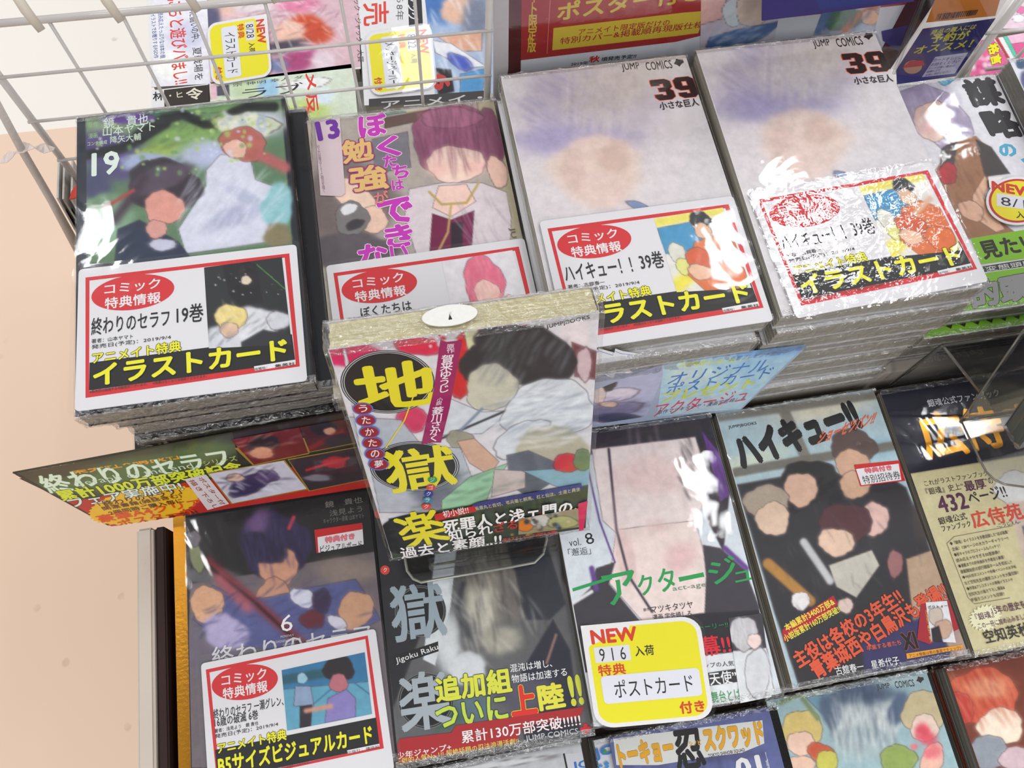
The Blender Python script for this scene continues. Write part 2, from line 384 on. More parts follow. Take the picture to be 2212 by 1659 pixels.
# ------------------------------------------------------------------ books
def wrap_mesh(W, H, T, seed, amp=.0011, g=.0006):
    """tight plastic wrap round a book: flat over the faces, gathered and creased on the ends"""
    rs = np.random.RandomState(seed)
    nx, nz = 44, 7
    prof = []
    x0, x1, z0, z1 = -W/2-g, W/2+g, -.0001, T+g*.75
    for i in range(nx): prof.append((x0+(x1-x0)*i/nx, z1))
    for i in range(nz): prof.append((x1, z1+(z0-z1)*i/nz))
    for i in range(nx): prof.append((x1+(x0-x1)*i/nx, z0))
    for i in range(nz): prof.append((x0, z0+(z1-z0)*i/nz))
    prof = np.array(prof); n = len(prof)
    rings = [(-H/2-.0012, .75), (-H/2-.0010, .95), (-H/2-.0005, 1.0), (-H/2+.003, 1)] + [(y, 1) for y in np.linspace(-H/2+.015, H/2-.015, 14)] + [(H/2-.003, 1), (H/2+.0005, 1), (H/2+.0010, .95), (H/2+.0012, .75)]
    V = []; zc = T*.5
    for j, (y, sc) in enumerate(rings):
        end = min(j, len(rings)-1-j) < 3
        for i, (x, z) in enumerate(prof):
            zz = zc+(z-zc)*sc; xx = x*(1-(1-sc)*.02)
            side = nx <= i < nx+nz or i >= 2*nx+nz
            yy = y
            if end: yy += rs.randn()*amp*.45*np.sign(y)*.5; zz += rs.randn()*amp*.10 - (abs(rs.randn())*amp*.3 if i < nx else 0)
            if side: xx += abs(rs.randn())*amp*.25*np.sign(x)
            V.append((xx, yy, max(zz, z0)))
    F = []
    for j in range(len(rings)-1):
        for i in range(n): F.append((j*n+i, (j+1)*n+i, (j+1)*n+(i+1) % n, j*n+(i+1) % n))
    # ends: fold lines between the upper and lower edge
    for base, y in ((0, -H/2), ((len(rings)-1)*n, H/2)):
        mid = []
        for i in range(nx+1):
            mid.append(len(V)); V.append((x0*.985+(x1-x0)*.985*i/nx, y+np.sign(y)*(.0004+abs(rs.randn())*amp*.8), zc+rs.randn()*T*.12))
        for i in range(nx):
            a, b = base+i, base+i+1
            F.append((a, mid[i], mid[i+1], b) if base else (a, b, mid[i+1], mid[i]))
            lo0 = base+2*nx+nz-i; lo1 = base+2*nx+nz-i-1
            F.append((mid[i], lo0 % (base+n) if lo0 < base+n else lo0, lo1, mid[i+1]) if base else (mid[i], mid[i+1], lo1, lo0))
    return V, F
def split_film(ob, H):
    """ends take the creased film, faces the smooth film"""
    me = ob.data; me.materials.append(CRINKLE)
    for p in me.polygons:
        if abs(p.center.y) > H/2-.002 : p.material_index = 1
DIM = {}
def book(name, M, W, H, T, label, cat='comic book', group=None, cover=(225, 222, 222), spine=None, back=None, pages=(168, 165, 152), seed=1, wrap=True, spine_side=1):
    r = thing(name, M, label, cat, group); DIM[r.name] = (W/2-.0004, H/2-.0004)
    Tb = T-.0008
    # page block: thin uneven signatures
    rs = random.Random(seed); bm = bmesh.new(); n = 7; zb = .0006; dz = (Tb-.0012)/n
    for i in range(n):
        e = .0003+rs.random()*.0006; f = .0003+rs.random()*.0006
        xl, xr = (-W/2+e, W/2-.0008) if spine_side > 0 else (-W/2+.0008, W/2-e)
        add_box(bm, xl, xr, -H/2+f, H/2-f, zb+i*dz, zb+(i+1)*dz-.00002)
    bmobj('page_block', bm, pages_mat(pages), r)
    # cover: one folded sheet, round over the spine
    rr = .0022; o = []; sx = spine_side
    def arc(cx, cz, rad, a0, a1, k=5): return [(cx+rad*math.cos(math.radians(a0+(a1-a0)*i/k)), cz+rad*math.sin(math.radians(a0+(a1-a0)*i/k))) for i in range(k+1)]
    out = [(-W/2, Tb)] + arc(W/2-rr, Tb-rr, rr, 90, 0) + arc(W/2-rr, rr, rr, 0, -90) + [(-W/2, 0)]
    tk = .00028
    inn = [(-W/2, Tb-tk)] + arc(W/2-rr, Tb-rr, rr-tk, 90, 0) + arc(W/2-rr, rr, rr-tk, 0, -90) + [(-W/2, tk)]
    V = []; F = []; k = len(out)
    for y in (-H/2, H/2):
        V += [(sx*a, y, b) for a, b in out]; V += [(sx*a, y, b) for a, b in inn]
    for i in range(k-1):
        F += [(i, i+1, 2*k+i+1, 2*k+i), (k+i+1, k+i, 3*k+i, 3*k+i+1), (i, k+i, k+i+1, i+1), (2*k+i, 2*k+i+1, 3*k+i+1, 3*k+i)]
    F += [(0, 2*k, 3*k, k), (k-1, 2*k-1, 4*k-1, 3*k-1)]
    c = mesh('cover', V, F, mat(cover, .4, noise=.03), r)
    if spine is not None:
        c.data.materials.append(mat(spine, .35, noise=.05))
        for p in c.data.polygons:
            if p.center.x*sx > W/2-rr*1.02: p.material_index = 1
    if wrap: add_wrap(r, W, H, T, seed)
    return r
def add_wrap(r, W, H, T, seed=1, g=.0006):
    Vw, Fw = wrap_mesh(W, H, T-.0004, seed, g=g); wo = mesh('shrink_wrap', Vw, Fw, FILM, r); split_film(wo, H); return wo
def copy_tree(o, parent=None):
    c = o.copy(); COL.objects.link(c)
    if parent is not None: c.parent = parent
    for ch in o.children: copy_tree(ch, c)
    return c
def rel(x, y, z, yaw=0):     # millimetres from the lens, book axes
    return Matrix.Translation((x/1000, y/1000, H0+z/1000)) @ Matrix.Rotation(math.radians(yaw), 4, 'Z')
ORD = ['second', 'third', 'fourth', 'fifth', 'sixth', 'seventh', 'eighth', 'ninth']
def stack(name, xl, yt, ztop, W, H, n, T, yaw, label, stackname, jit=3, dxs=(), group=None, **kw):
    """top book with its cover corner at xl, yt; the copies below lie a little askew"""
    cx, cy = xl+W/2, yt-H/2
    M = rel(cx, cy, ztop-T, yaw)
    top = book(name, M, W/1000, H/1000, T/1000, label, group=group, wrap=False, **kw)
    rs = random.Random(int(abs(xl)*7+abs(yt)))
    global LAST
    LAST = []
    for i in range(1, n):
        dx, dy, dr = dxs[i-1] if i-1 < len(dxs) else (rs.uniform(-jit, jit), rs.uniform(-jit*.7, jit*.7), rs.uniform(-.8, .8))
        lab = '%s copy down from the top of %s' % (ORD[i-1], stackname)
        Mi = rel(cx+dx, cy+dy, ztop-T*(i+1), yaw+dr)
        if i <= 3:
            b = book(name, Mi, W/1000, H/1000, T/1000, lab, group=group, seed=i+int(abs(xl)), **kw); protos = (protos if i > 1 else []) + [b]
        else:
            b = copy_tree(protos[i % 3]); b.matrix_world = Mi; b['label'] = lab
        LAST.append((b, Mi, T/1000))
    return top, M

# ================================================================== setting
BEIGE = floor_mat('beige_floor', (238, 207, 182)); PALE = floor_mat('pale_floor', (244, 238, 230))
tag(box('floor', -3.5, 3.5, -3, 1.258, -.02, 0, BEIGE), kind='structure')
tag(box('floor', -3.5, 3.5, 1.258, 4, -.02, 0, PALE), kind='structure')
WHITE = mat((222, 216, 212), .35, noise=.02)
WIRE = mat((200, 194, 190), .3, coat=.3, noise=.04, scale=60)
Z = lambda r: H0 + r/1000
# display table: stepped tiers
dt = thing('display_table', Matrix.Translation((.2, .2, 0)), 'stepped white display table under all the comic stacks', 'table')
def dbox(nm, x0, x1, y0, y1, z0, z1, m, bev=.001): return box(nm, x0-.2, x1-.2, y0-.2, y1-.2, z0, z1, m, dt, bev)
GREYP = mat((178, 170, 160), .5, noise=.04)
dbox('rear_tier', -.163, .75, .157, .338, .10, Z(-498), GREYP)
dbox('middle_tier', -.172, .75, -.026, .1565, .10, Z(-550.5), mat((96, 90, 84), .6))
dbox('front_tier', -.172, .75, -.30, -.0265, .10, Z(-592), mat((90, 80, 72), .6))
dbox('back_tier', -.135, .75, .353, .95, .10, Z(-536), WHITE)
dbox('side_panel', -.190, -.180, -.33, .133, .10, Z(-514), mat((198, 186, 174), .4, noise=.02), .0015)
dbox('gap_shade', -.1798, -.1735, -.33, .1330, .10, Z(-517), mat((48, 30, 28), .7))  # dark block painted in for the shade of the gap beside the gold strip
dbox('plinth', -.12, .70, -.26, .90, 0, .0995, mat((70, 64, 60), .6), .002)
# gold edging strip lying along the left of the front rows
gs = prism('gold_strip', rrect(-.0055, .0055, -.14, .14, .0006, 2), 0, .036, mat((196, 136, 44), .28, .85, noise=.05, scale=60, bump=.15, bscale=500))
gs.matrix_world = rel(-162.5, 5, -544); gs.matrix_world = rel(-162.2, 2, -550.5)
tag(gs, 'shiny gold edging strip standing along the left side of the dark comic', 'strip')

# ================================================================== wire grid at the back of the left half
gr = thing('wire_grid', rel(-68, 345, -498), 'white wire grid panel behind the two left comic stacks', 'grid')
def g(x, z): return (x/1000+.068, 0, z/1000+.498)
for i, x in enumerate((-159, -124, -90, -54, -16, 22)): tube('wire', [g(x, -322), g(x, -498)], .00095, WIRE, gr)
for x in (-199, 62): tube('post', [g(x, -300), g(x, -497)], .0021, WIRE, gr, 14)
for z in (-353, -388, -423, -458, -490): tube('wire', [(g(-201, z)[0], -.0018, g(0, z)[2]), (g(64, z)[0], -.0018, g(0, z)[2])], .00095, WIRE, gr)
tube('rail', [g(-230, -320), g(64, -320)], .0019, WIRE, gr, 14)
tube('rail', [(g(-230, 0)[0], .022, g(0, -316)[2]), (g(64, 0)[0], .022, g(0, -316)[2])], .0016, WIRE, gr, 14)
# hooks over the rail, nearer to the camera
for i, (u, v, nm) in enumerate([(90, 66, 'leftmost'), (262, 46, 'second from the left'), (428, 24, 'third from the left'), (598, 4, 'rightmost')]):
    a = hitz(u, v, -268); q = thing('wire_hook', Matrix.Translation(a), 'white plastic tipped hook over the grid rail, %s' % nm, 'hook', 'hooks on the wire grid')
    P = [(0, 0, 0), (-.003, .004, .007), (-.006, .010, .016), (-.008, .020, .026), (-.009, .040, .034)]
    tube('tip', P[:3], [.0017, .0021, .0019], mat((205, 195, 180), .5), q, 14)
    tube('shank', P[2:], .0014, WIRE, q, 12)
# taped rod at far left
rp = [hitz(-25, 190, -322), hitz(45, 320, -372), hitz(112, 435, -425), hitz(172, 545, -480)]
tr = thing('taped_rod', Matrix.Translation(rp[-1]), 'white rod wound with clear tape slanting left of the nineteenth volume', 'rod')
rl = [p - rp[-1] for p in rp]
tube('rod', rl, [.0019, .0021, .0023, .003], mat((196, 186, 180), .4, bump=.5, bscale=300), tr, 14)
ta = hitz(52, 318, -372)-rp[-1]; tb = hitz(118, 322, -385)-rp[-1]; tc_ = hitz(0, 350, -380)-rp[-1]
def ribbon(nm, pts, w, m, par):
    V = []; F = []
    for i, p in enumerate(pts):
        o = Vector((.0006*math.sin(i*2.1), w*(.35+.65*abs(math.cos(i*.75))), .0008*math.cos(i*1.7))); V += [p-o, p+o, p+o+Vector((0, 0, .0003)), p-o+Vector((0, 0, .0003))]
    for i in range(len(pts)-1):
        for k in range(4): F.append((4*i+k, 4*i+(k+1) % 4, 4*i+4+(k+1) % 4, 4*i+4+k))
    F += [(0, 1, 2, 3), tuple(4*(len(pts)-1)+k for k in (3, 2, 1, 0))]
    return mesh(nm, V, F, m, par)
TAPE = mat((222, 206, 198), .25, noise=.1, bump=.6, bscale=260)
ribbon('tape', [ta.lerp(tb, i/6) for i in range(7)], .0028, TAPE, tr); ribbon('tape', [ta.lerp(tc_, i/6) for i in range(7)], .003, TAPE, tr)
# bundle of card sleeves hanging beside the rod
for i, (u0, v0, u1, v1) in enumerate([(122, 428, 196, 560), (134, 430, 206, 545), (152, 432, 214, 540)]):
    a, b = hitz(u0, v0, -440), hitz(u1, v1, -490)
    o = thing('sleeve_strip', Matrix.Translation(b), 'thin clear-edged sleeve strip hanging left of the dark volume, %s' % ['outermost', 'middle one', 'innermost with red tip'][i], 'strip', 'sleeve strips beside the rod')
    d = a-b; bm = bmesh.new()
    V = [(0, 0, 0), (0, .03, 0), (d.x, d.y+.03, d.z), (d.x, d.y, d.z)]; V += [(x+.0012, y, z) for x, y, z in V]
    mesh('sleeve', V, [(3, 2, 1, 0), (4, 5, 6, 7), (0, 1, 5, 4), (1, 2, 6, 5), (2, 3, 7, 6), (3, 0, 4, 7)], mat((188, 182, 176), .3, noise=.1, scale=90), o)
    mesh('dark_edge', [(x+.0013, y, z) for x, y, z in ((0, 0, 0), (0, .006, 0), (d.x*.8, d.y*.8+.002, d.z*.8), (d.x*.8, d.y*.8, d.z*.8))], [(0, 1, 2, 3)], ink((35, 35, 40)), o)
    if i == 2: prism('red_tip', [(d.x-.0005, d.y), (d.x+.004, d.y+.001), (d.x+.0045, d.y+.012), (d.x+.0008, d.y+.006)], d.z, d.z+.0006, mat((196, 50, 30), .5), o)

# ================================================================== back side: magazines beyond the grid
def flat(name, c, corners, zmm, T, label, cat, group=None, col=(225, 225, 228), m=None):
    """flat lying sheet or volume whose upper face is seen at four pixel corners (TL TR BR BL)"""
    P = [hitz(*px(c, *q), zmm) for q in corners]; cen = sum(P, Vector())/4; M = Matrix.Translation((cen.x, cen.y, cen.z-T))
    r = thing(name, M, label, cat, group)
    pts = [(p.x-cen.x, p.y-cen.y) for p in P]
    return r, Sheet(r, M, T), pts
def backbook(c, corners, z, T, label):
    r, s, pts = flat('comic_volume', c, corners, z, T, label, 'comic book', 'volumes lying beyond the grid')
    q = [(x*.985, y*.985) for x, y in pts[::-1]]
    prism('page_block', q, .0006, T-.0006, pages_mat(), r)
    prism('front_cover', pts[::-1], T-.00055, T, mat((225, 224, 226), .4), r); prism('back_cover', pts[::-1], 0, .0005, mat((225, 224, 226), .4), r)
    s.c = c; return r, s, pts
Zb = -520
r, s, pts = backbook(12, [(80, -260), (2600, -560), (2650, 820), (150, 1040)], Zb, .016, 'white banded volume with yellow tag, beyond the grid at left')
s.art([(800, -300), (2600, -540), (2650, 800), (860, 1000)], (215, 180, 190), [
    ('e', 950, 60, 200, 130, 20, (232, 190, 175), 60), ('e', 1400, 40, 260, 130, 0, (225, 215, 218), 70), ('e', 850, 250, 120, 220, 0, (90, 90, 120), 60),
    ('e', 1900, 30, 250, 120, 0, (225, 130, 165), 60), ('e', 2050, 350, 260, 160, 20, (205, 75, 45), 60), ('e', 1800, 380, 180, 140, 0, (235, 190, 170), 50),
    ('e', 1700, 560, 300, 70, -10, (70, 65, 80), 50), ('e', 1900, 720, 260, 120, -20, (170, 70, 120), 60), ('e', 1650, 780, 130, 80, 0, (120, 130, 170), 50), ('e', 2200, 720, 140, 120, 0, (225, 205, 215), 60),
    ('s', 1800, 400, 700, 500, 30, 90, 90, 240, 10, (250, 235, 235), .6), ('s', 1700, 300, 700, 500, -30, 60, 60, 200, 9, (120, 70, 90), .5)], 1.2)
s.art([(150, -260), (790, -330), (850, 1000), (170, 1040)], (232, 230, 238), [('e', 560, 420, 200, 170, 0, (205, 205, 228), 120), ('e', 380, 800, 200, 160, 0, (246, 246, 242), 90)], 1.5, 'band')
RB = (216, 66, 56); BL_ = (70, 96, 150)
s.t('にちと遊びバ', (520, -30), (600, 690), (330, 0), RB, .02)
s.t('まし!!', (560, 740), (605, 985), (385, 770), RB, .025)
s.t('読み応えたっぷりな18本の競', (290, 140), (320, 690), (225, 150), BL_, .01); s.t('イラストでお贈りするFGO作', (200, 165), (240, 690), (140, 175), BL_, .01)
s.t('けた闘いの中、', (690, 60), (735, 480), (590, 85), (40, 42, 48), .0); s.t('夏戦場を', (745, 560), (775, 950), (640, 570), (40, 42, 48), .0)
# yellow arrival tags (same kind as the one on the white cover)
def tagprint(s, o, e, f, date, word):
    """o pixel of the tag's own top-left; e, f pixel vectors along its width and height"""
    q = lambda a, b: (o[0]+e[0]*a+f[0]*b, o[1]+e[1]*a+f[1]*b)
    def rr(a0, a1, b0, b1, r): return [q(x, y) for x, y in rrect(a0, a1, b0, b1, r, 6)]
    s.poly(rr(.04, .96, .04, .96, .13), (236, 226, 24), 'yellow_field')
    s.poly([q(.0, .0), q(.42, .0), q(.40, .07), q(.05, .2), q(0, .3)], (236, 232, 232), 'white_notch')
    s.t('NEW', q(.07, .05), q(.46, .05), q(.07, .19), (214, 58, 30), .05, name='new_lettering')
    s.poly([q(.08, .22), q(.38, .22), q(.38, .37), q(.08, .37)], (226, 224, 230), 'date_field')
    s.t(date, q(.12, .235), q(.34, .235), q(.12, .36), (20, 20, 24), .0, name='handwritten_date')
    s.t('入荷', q(.42, .24), q(.58, .24), q(.42, .34), (30, 28, 30), .02)
    s.t('特典', q(.09, .39), q(.32, .39), q(.09, .50), (214, 58, 30), .03)
    s.poly(rr(.10, .93, .50, .77, .04), (228, 228, 236), 'writing_field')
    s.t(word, q(.2, .55), q(.86, .55), q(.2, .72), (20, 20, 24), .004, name='handwritten_word')
    s.t('付き', q(.72, .81), q(.93, .81), q(.72, .93), (214, 58, 30), .035)
def tagthing(o, e, f, zmm, label, date, word, group='yellow arrival tags'):
    q = lambda a, b: (o[0]+e[0]*a+f[0]*b, o[1]+e[1]*a+f[1]*b)
    cs = [hitz(*q(a, b), zmm) for a, b in ((0, 0), (1, 0), (1, 1), (0, 1))]; cen = sum(cs, Vector())/4
    M = Matrix.Translation(cen-Vector((0, 0, .0004))); r = thing('arrival_tag', M, label, 'tag', group)
    s = Sheet(r, M, .0004); s.c = 0
    P = [tuple(s.loc(*q(x, y))) for x, y in rrect(0, 1, 0, 1, .16, 6)]
    P2 = [tuple(s.loc(*q(x, y))) for x, y in rrect(-.025, 1.025, -.025, 1.025, .16, 6)]
    prism('card', P[::-1], 0, .0004, mat((236, 232, 232), .45), r)
    tagprint(s, o, e, f, date, word)
    pr = prism('laminate', P2[::-1], s.lv+.00003, s.lv+.00010, LAMI, r); return r, s
tagthing((576, 30), (12, 133), (-130, 22), -518.4, 'yellow tag dated 8/28 lying beyond the grid at left', '8/28', 'イラストカード')
r, s, pts = backbook(2, [(60, -700), (900, -800), (960, 640), (140, 680)], Zb, .016, 'white banded volume with blue artwork and second yellow tag beyond the grid')
s.art([(480, -500), (1000, -560), (990, 600), (600, 640)], (170, 190, 220), [
    ('p', [(450, -100), (700, -100), (660, 150), (560, 140), (480, 60)], (60, 110, 180), 60), ('e', 760, 70, 130, 90, 10, (228, 184, 160), 40), ('e', 860, 120, 90, 150, 10, (120, 128, 150), 50),
    ('p', [(600, 230), (900, 200), (900, 330), (760, 330)], (225, 170, 140), 20), ('p', [(580, 260), (700, 280), (930, 430), (800, 440), (600, 340)], (235, 236, 242), 16),
    ('e', 760, 400, 90, 40, 30, (70, 90, 190), 30), ('p', [(590, 440), (700, 450), (720, 590), (620, 620)], (30, 28, 34), 16), ('p', [(760, 480), (940, 440), (900, 590), (760, 600)], (80, 150, 205), 30),
    ('s', 760, 200, 220, 380, 60, 50, 40, 160, 8, (245, 248, 252), .7)], 1.0)
s.poly([(400, -560), (480, -560), (520, 180), (430, 200)], (40, 40, 46)); s.t('ヤング', (470, -40), (490, 130), (410, -30), (235, 235, 235), .02)
s.t('前、から8年', (400, -240), (395, 130), (350, -240), (90, 90, 96), 0)
s.t('に い売', (290, -340), (300, 150), (130, -320), RB, .02); s.t('ク「ブラック・ジャック」大賞', (100, -160), (140, 400), (60, -160), (60, 60, 64), 0)
s.t('6', (690, 470), (700, 580), (580, 480), (190, 60, 60), .06); s.poly([(170, 640), (920, 585), (940, 640), (170, 690)], (66, 62, 64)); s.t('アニメイ・', (250, 655), (900, 605), 50, (200, 200, 200), .02)
tagthing((928, 52), (14, 136), (-140, 20), -518.4, 'yellow tag dated 8/22 lying beyond the grid at right', '8/22', 'メッセージペーパー')
r, s, pts = backbook(12, [(840, 990), (2560, 760), (2640, 1680), (880, 1760)], Zb, .016, 'pale green watercolour volume with red title beyond the grid')
s.art([(840, 990), (2560, 760), (2640, 1680), (880, 1760)], (214, 224, 205), [('e', 1300, 1080, 220, 110, 0, (196, 214, 176), 60), ('e', 1550, 1050, 130, 110, 0, (160, 200, 226), 40), ('e', 2000, 1000, 300, 60, -8, (238, 240, 240), 30),
    ('e', 2000, 1350, 300, 160, 0, (196, 216, 130), 90), ('e', 2020, 1300, 60, 40, 0, (235, 160, 120), 30), ('e', 2200, 1150, 130, 90, 0, (220, 235, 246), 50), ('p', [(850, 1010), (930, 1000), (940, 1180), (850, 1190)], (230, 190, 200), 10),
    ('p', [(935, 1030), (1080, 1010), (1080, 1140), (935, 1150)], (86, 84, 96), 10)], 1.2)
s.t('ラブ', (1230, 1060), (1960, 980), 120, (50, 40, 40), .0); s.t('メ反', (2120, 850), (2150, 1340), (1980, 880), RB, .03)
s.t('宗 神明 幸人 ダ', (1120, 1000), (1960, 900), 40, (60, 70, 60), 0)
r, s, pts = backbook(12, [(150, 1080), (830, 1000), (850, 1700), (170, 1760)], Zb, .016, 'black and white lettered volume low behind the grid at far left')
s.poly([(160, 1090), (300, 1075), (300, 1300), (170, 1320)], (225, 225, 225)); s.poly([(300, 1075), (832, 1012), (845, 1400), (310, 1420)], (52, 44, 38))
s.t('林', (165, 1100), (300, 1085), 110, (30, 30, 34), .03); s.t('令', (560, 1060), (760, 1040), 140, (228, 222, 200), .03); s.t('・ヒ', (360, 1110), (520, 1090), 70, (220, 214, 190), .02)
# pink volumes beyond the right end
for cs, lab, cl in [([(2130, 60), (2300, 50), (2300, 340), (1960, 340)], 'pink and white volume beyond the right corner, uppermost', (232, 206, 218)),
                    ([(1700, 480), (2300, 380), (2300, 900), (1560, 930)], 'pink volume with yellow title beyond the right corner', (226, 96, 150))]:
    r, s, pts = backbook(14, cs, -525, .011, lab)
    if cl[1] > 150:
        s.art(cs, cl, [('e', 2180, 120, 60, 40, 0, (226, 120, 170), 20), ('e', 2150, 220, 80, 50, 0, (240, 236, 240), 20)], 1.2)
    else:
        s.art(cs, cl, [('p', [(1840, 460), (1960, 440), (2120, 700), (2020, 720)], (235, 235, 235), 8), ('p', [(1860, 456), (1900, 450), (2040, 690), (2010, 700)], (190, 50, 60), 6),
                       ('p', [(1960, 430), (2010, 420), (2130, 660), (2090, 680)], (90, 200, 170), 6), ('p', [(1990, 400), (2300, 330), (2300, 500), (2060, 520)], (238, 190, 214), 8),
                       ('d', 1700, 760, 160, 100, 20, 30, [(245, 180, 200), (240, 240, 240), (205, 60, 120)], .8)], 1.0)
        s.t('格言', (1900, 500), (1960, 750), (1770, 540), (236, 226, 30), .06, out=(30, 28, 30), ow=.05)

# ================================================================== poster and pocket standing behind the white stacks
def upright(name, c, corners, ymm, label, cat, T=.0015, col=(222, 222, 226), group=None, m=None, part='sheet'):
    P = [hity(*px(c, *q), ymm) for q in corners]; cen = sum(P, Vector())/4
    M = Matrix(((1, 0, 0, cen.x), (0, 0, -1, ymm/1000+T), (0, 1, 0, cen.z), (0, 0, 0, 1)))
    r = thing(name, M, label, cat, group)
    pts = [(p.x-cen.x, p.z-cen.z) for p in P]
    if part: prism(part, pts[::-1], 0, T, m or mat(col, .45), r)
    s = Sheet(r, M, T); s.c = c; return r, s, pts
MAR = (96, 30, 32); RED = (158, 42, 44); YEL = (200, 176, 60)
r, s, pts = upright('release_poster', 0, [(1098, -260), (2241, -330), (1880, 215), (1060, 330)], 350, 'maroon edged release poster standing behind the two white comic stacks', 'poster', .002, MAR)
s.gain = 1.3; s.c = 13
s.poly([(390, -1300), (5900, -1700), (4960, 39), (4650, 620), (4500, 1000), (350, 1400)], (205, 208, 216), 'poster_ground')
s.poly([(386, -1300), (5900, -1700), (4960, 55), (3277, 240), (2212, 500), (360, 720)], RED, 'red_field')
s.poly([(750, 335), (2300, 150), (2560, 130), (2480, 395), (2212, 430), (735, 600)], YEL, 'yellow_box')
s.t('アニメイト限定版だけの', (1055, 345), (2150, 225), 75, RED, .015); s.t('特別カバー&掲載順再現版仕様', (835, 450), (2560, 245), 80, RED, .015)
s.t('ポスター付き', (800, 30), (2560, -230), 230, YEL, .035)
s.t('アニメイト限定版', (480, -650), (600, -650), (435, 625), YEL, .03, vert=True, name='vertical_lettering')
s.line([(722, -200), (672, 640)], 7, (205, 130, 120))
s.t('2019年', (960, 745), (1170, 725), 40, (40, 40, 44), .02); s.t('秋', (1180, 670), (1310, 655), 80, (190, 50, 40), .04); s.t('頃発売予定!!', (1330, 680), (1745, 640), 50, (40, 40, 44), .03)
s.c = 3
s.art([(130, -200), (700, -260), (600, 250), (120, 330)], (200, 190, 205), [('p', [(40, -200), (330, -200), (260, 120), (120, 160)], (226, 176, 170), 30), ('e', 350, 80, 90, 90, 0, (205, 215, 222), 20), ('e', 460, 60, 110, 110, 0, (228, 200, 185), 30),
    ('p', [(180, 240), (350, 190), (660, 130), (560, 220), (430, 300), (150, 320)], (80, 110, 160), 16), ('s', 400, 220, 220, 60, -20, 30, 40, 120, 8, (205, 215, 230), .8)], 1.0, 'printed_picture')
s.art([(960, -60), (1320, -110), (1250, 190), (850, 230)], (170, 180, 200), [('e', 1050, 120, 130, 70, -10, (90, 130, 80), 16), ('l', [(960, 60), (880, 200)], 40, (90, 120, 170), 16), ('l', [(1250, 40), (1130, 110), (1050, 200)], 46, (190, 110, 60), 14),
    ('e', 1220, 110, 60, 50, 0, (220, 180, 150), 14), ('s', 1050, 100, 180, 90, 120, 20, 40, 120, 9, (50, 80, 130), .8)], 1.0, 'printed_picture')
s.poly([(1290, 200), (1460, 160), (1400, 330), (1300, 260)], (72, 60, 128))
prism('plastic_cover', [(x*1.0, y*1.0) for x, y in pts[::-1]], s.lv+.0008, s.lv+.0010, film_mat('poster_film', .5, 9, .08, .04, 1.0, 3.0), r)
# side post of the pocket frame between grid and poster
r, s, pts = upright('frame_post', 0, [(1068, -80), (1100, -82), (1098, 150), (1066, 330)], 346, 'light grey upright frame post between wire grid and poster', 'post', .003, (190, 186, 188), part='post')
# purple board in front of the poster
r, s, pts = upright('notice_board', 3, [(530, -500), (1700, -640), (1500, 10), (520, 135)], 322, 'deep violet card hanging over the upper edge of the poster', 'card', .001, (52, 44, 110))
s.poly([(600, -480), (1600, -600), (1440, -10), (900, 60)], (44, 56, 120), 'blue_field')
# reservation card pocket
r, s, pts = upright('card_pocket', 14, [(1040, -160), (2240, -360), (1420, 905), (640, 830)], 334, 'clear pocket with navy card standing behind the rightmost stack', 'pocket', .001, m=ACRY, part='pocket_back')
s.poly([(1150, -10), (1960, -120), (1870, 190), (1040, 270)], (222, 130, 36), 'orange_card')
rs = random.Random(3); xx = 0
while xx < .97:
    w_ = .008+rs.random()*.022
    s.poly([(1185+500*xx, 165-60*xx), (1185+500*(xx+w_), 165-60*(xx+w_)), (1150+500*(xx+w_), 245-75*(xx+w_)), (1150+500*xx, 245-75*xx)], (50, 34, 24), 'barcode_bar'); xx += w_+.008+rs.random()*.022
s.poly([(1000, 335), (1872, 208), (1392, 905), (690, 1000), (680, 830)], (48, 46, 112), 'navy_card')
YG = (214, 206, 50)
s.t('商品の購入には', (1125, 345), (1660, 275), 60, YG, .02); s.t('予約が', (1120, 400), (1580, 350), (1080, 510), YG, .035); s.t('オススメ！', (930, 545), (1620, 460), (880, 640), YG, .03)
s.poly([(1150, 670), (1540, 618), (1380, 870), (988, 912)], (200, 196, 222), 'white_box')
for k, (a, b, t_) in enumerate([((1140, 690), (1490, 655), 'カードをレジに'), ((1110, 745), (1450, 700), 'お持ちください'), ((1075, 795), (1390, 760), 'カードが無い場合は'), ((1055, 835), (1220, 812), '店頭レジで'), ((1040, 875), (1340, 830), 'お申し付けください')]):
    s.t(t_, a, b, 38 if k < 2 else 26, (50, 44, 100), .012)
s.ell(880, 790, 110, 80, -10, (196, 150, 120)); s.poly([(750, 800), (850, 715), (1000, 710), (1020, 770), (880, 790)], (190, 44, 52))
tube('pocket_rim', [(a, b, .004) for a, b in [pts[0], pts[3]]], .0012, ACRY, r); prism('pocket_front', pts[::-1], .004, .005, ACRY, r)
# white grid continuing at the right
g2 = thing('wire_grid', rel(412, 352, -498), 'white wire grid section behind the rightmost stacks', 'grid')
for (u0, v0, u1, v1, rd) in [(2195, -10, 2072, 168, .0026), (2212+60, 40, 2150, 180, .0012)]:
    a, b = hity(u0, v0, 352), hity(u1, v1, 352); tube('post', [Vector((b.x, b.y, a.z))-g2.matrix_world.translation, Vector((b.x, b.y, Z(-497)))-g2.matrix_world.translation], rd, WIRE, g2)
for v0 in (72, 150):
    a, b = hity(2130, v0, 350), hity(2330, v0-28, 350); tube('wire', [Vector((a.x, .350, a.z))-g2.matrix_world.translation, Vector((b.x, .350, a.z))-g2.matrix_world.translation], .0013, WIRE, g2)

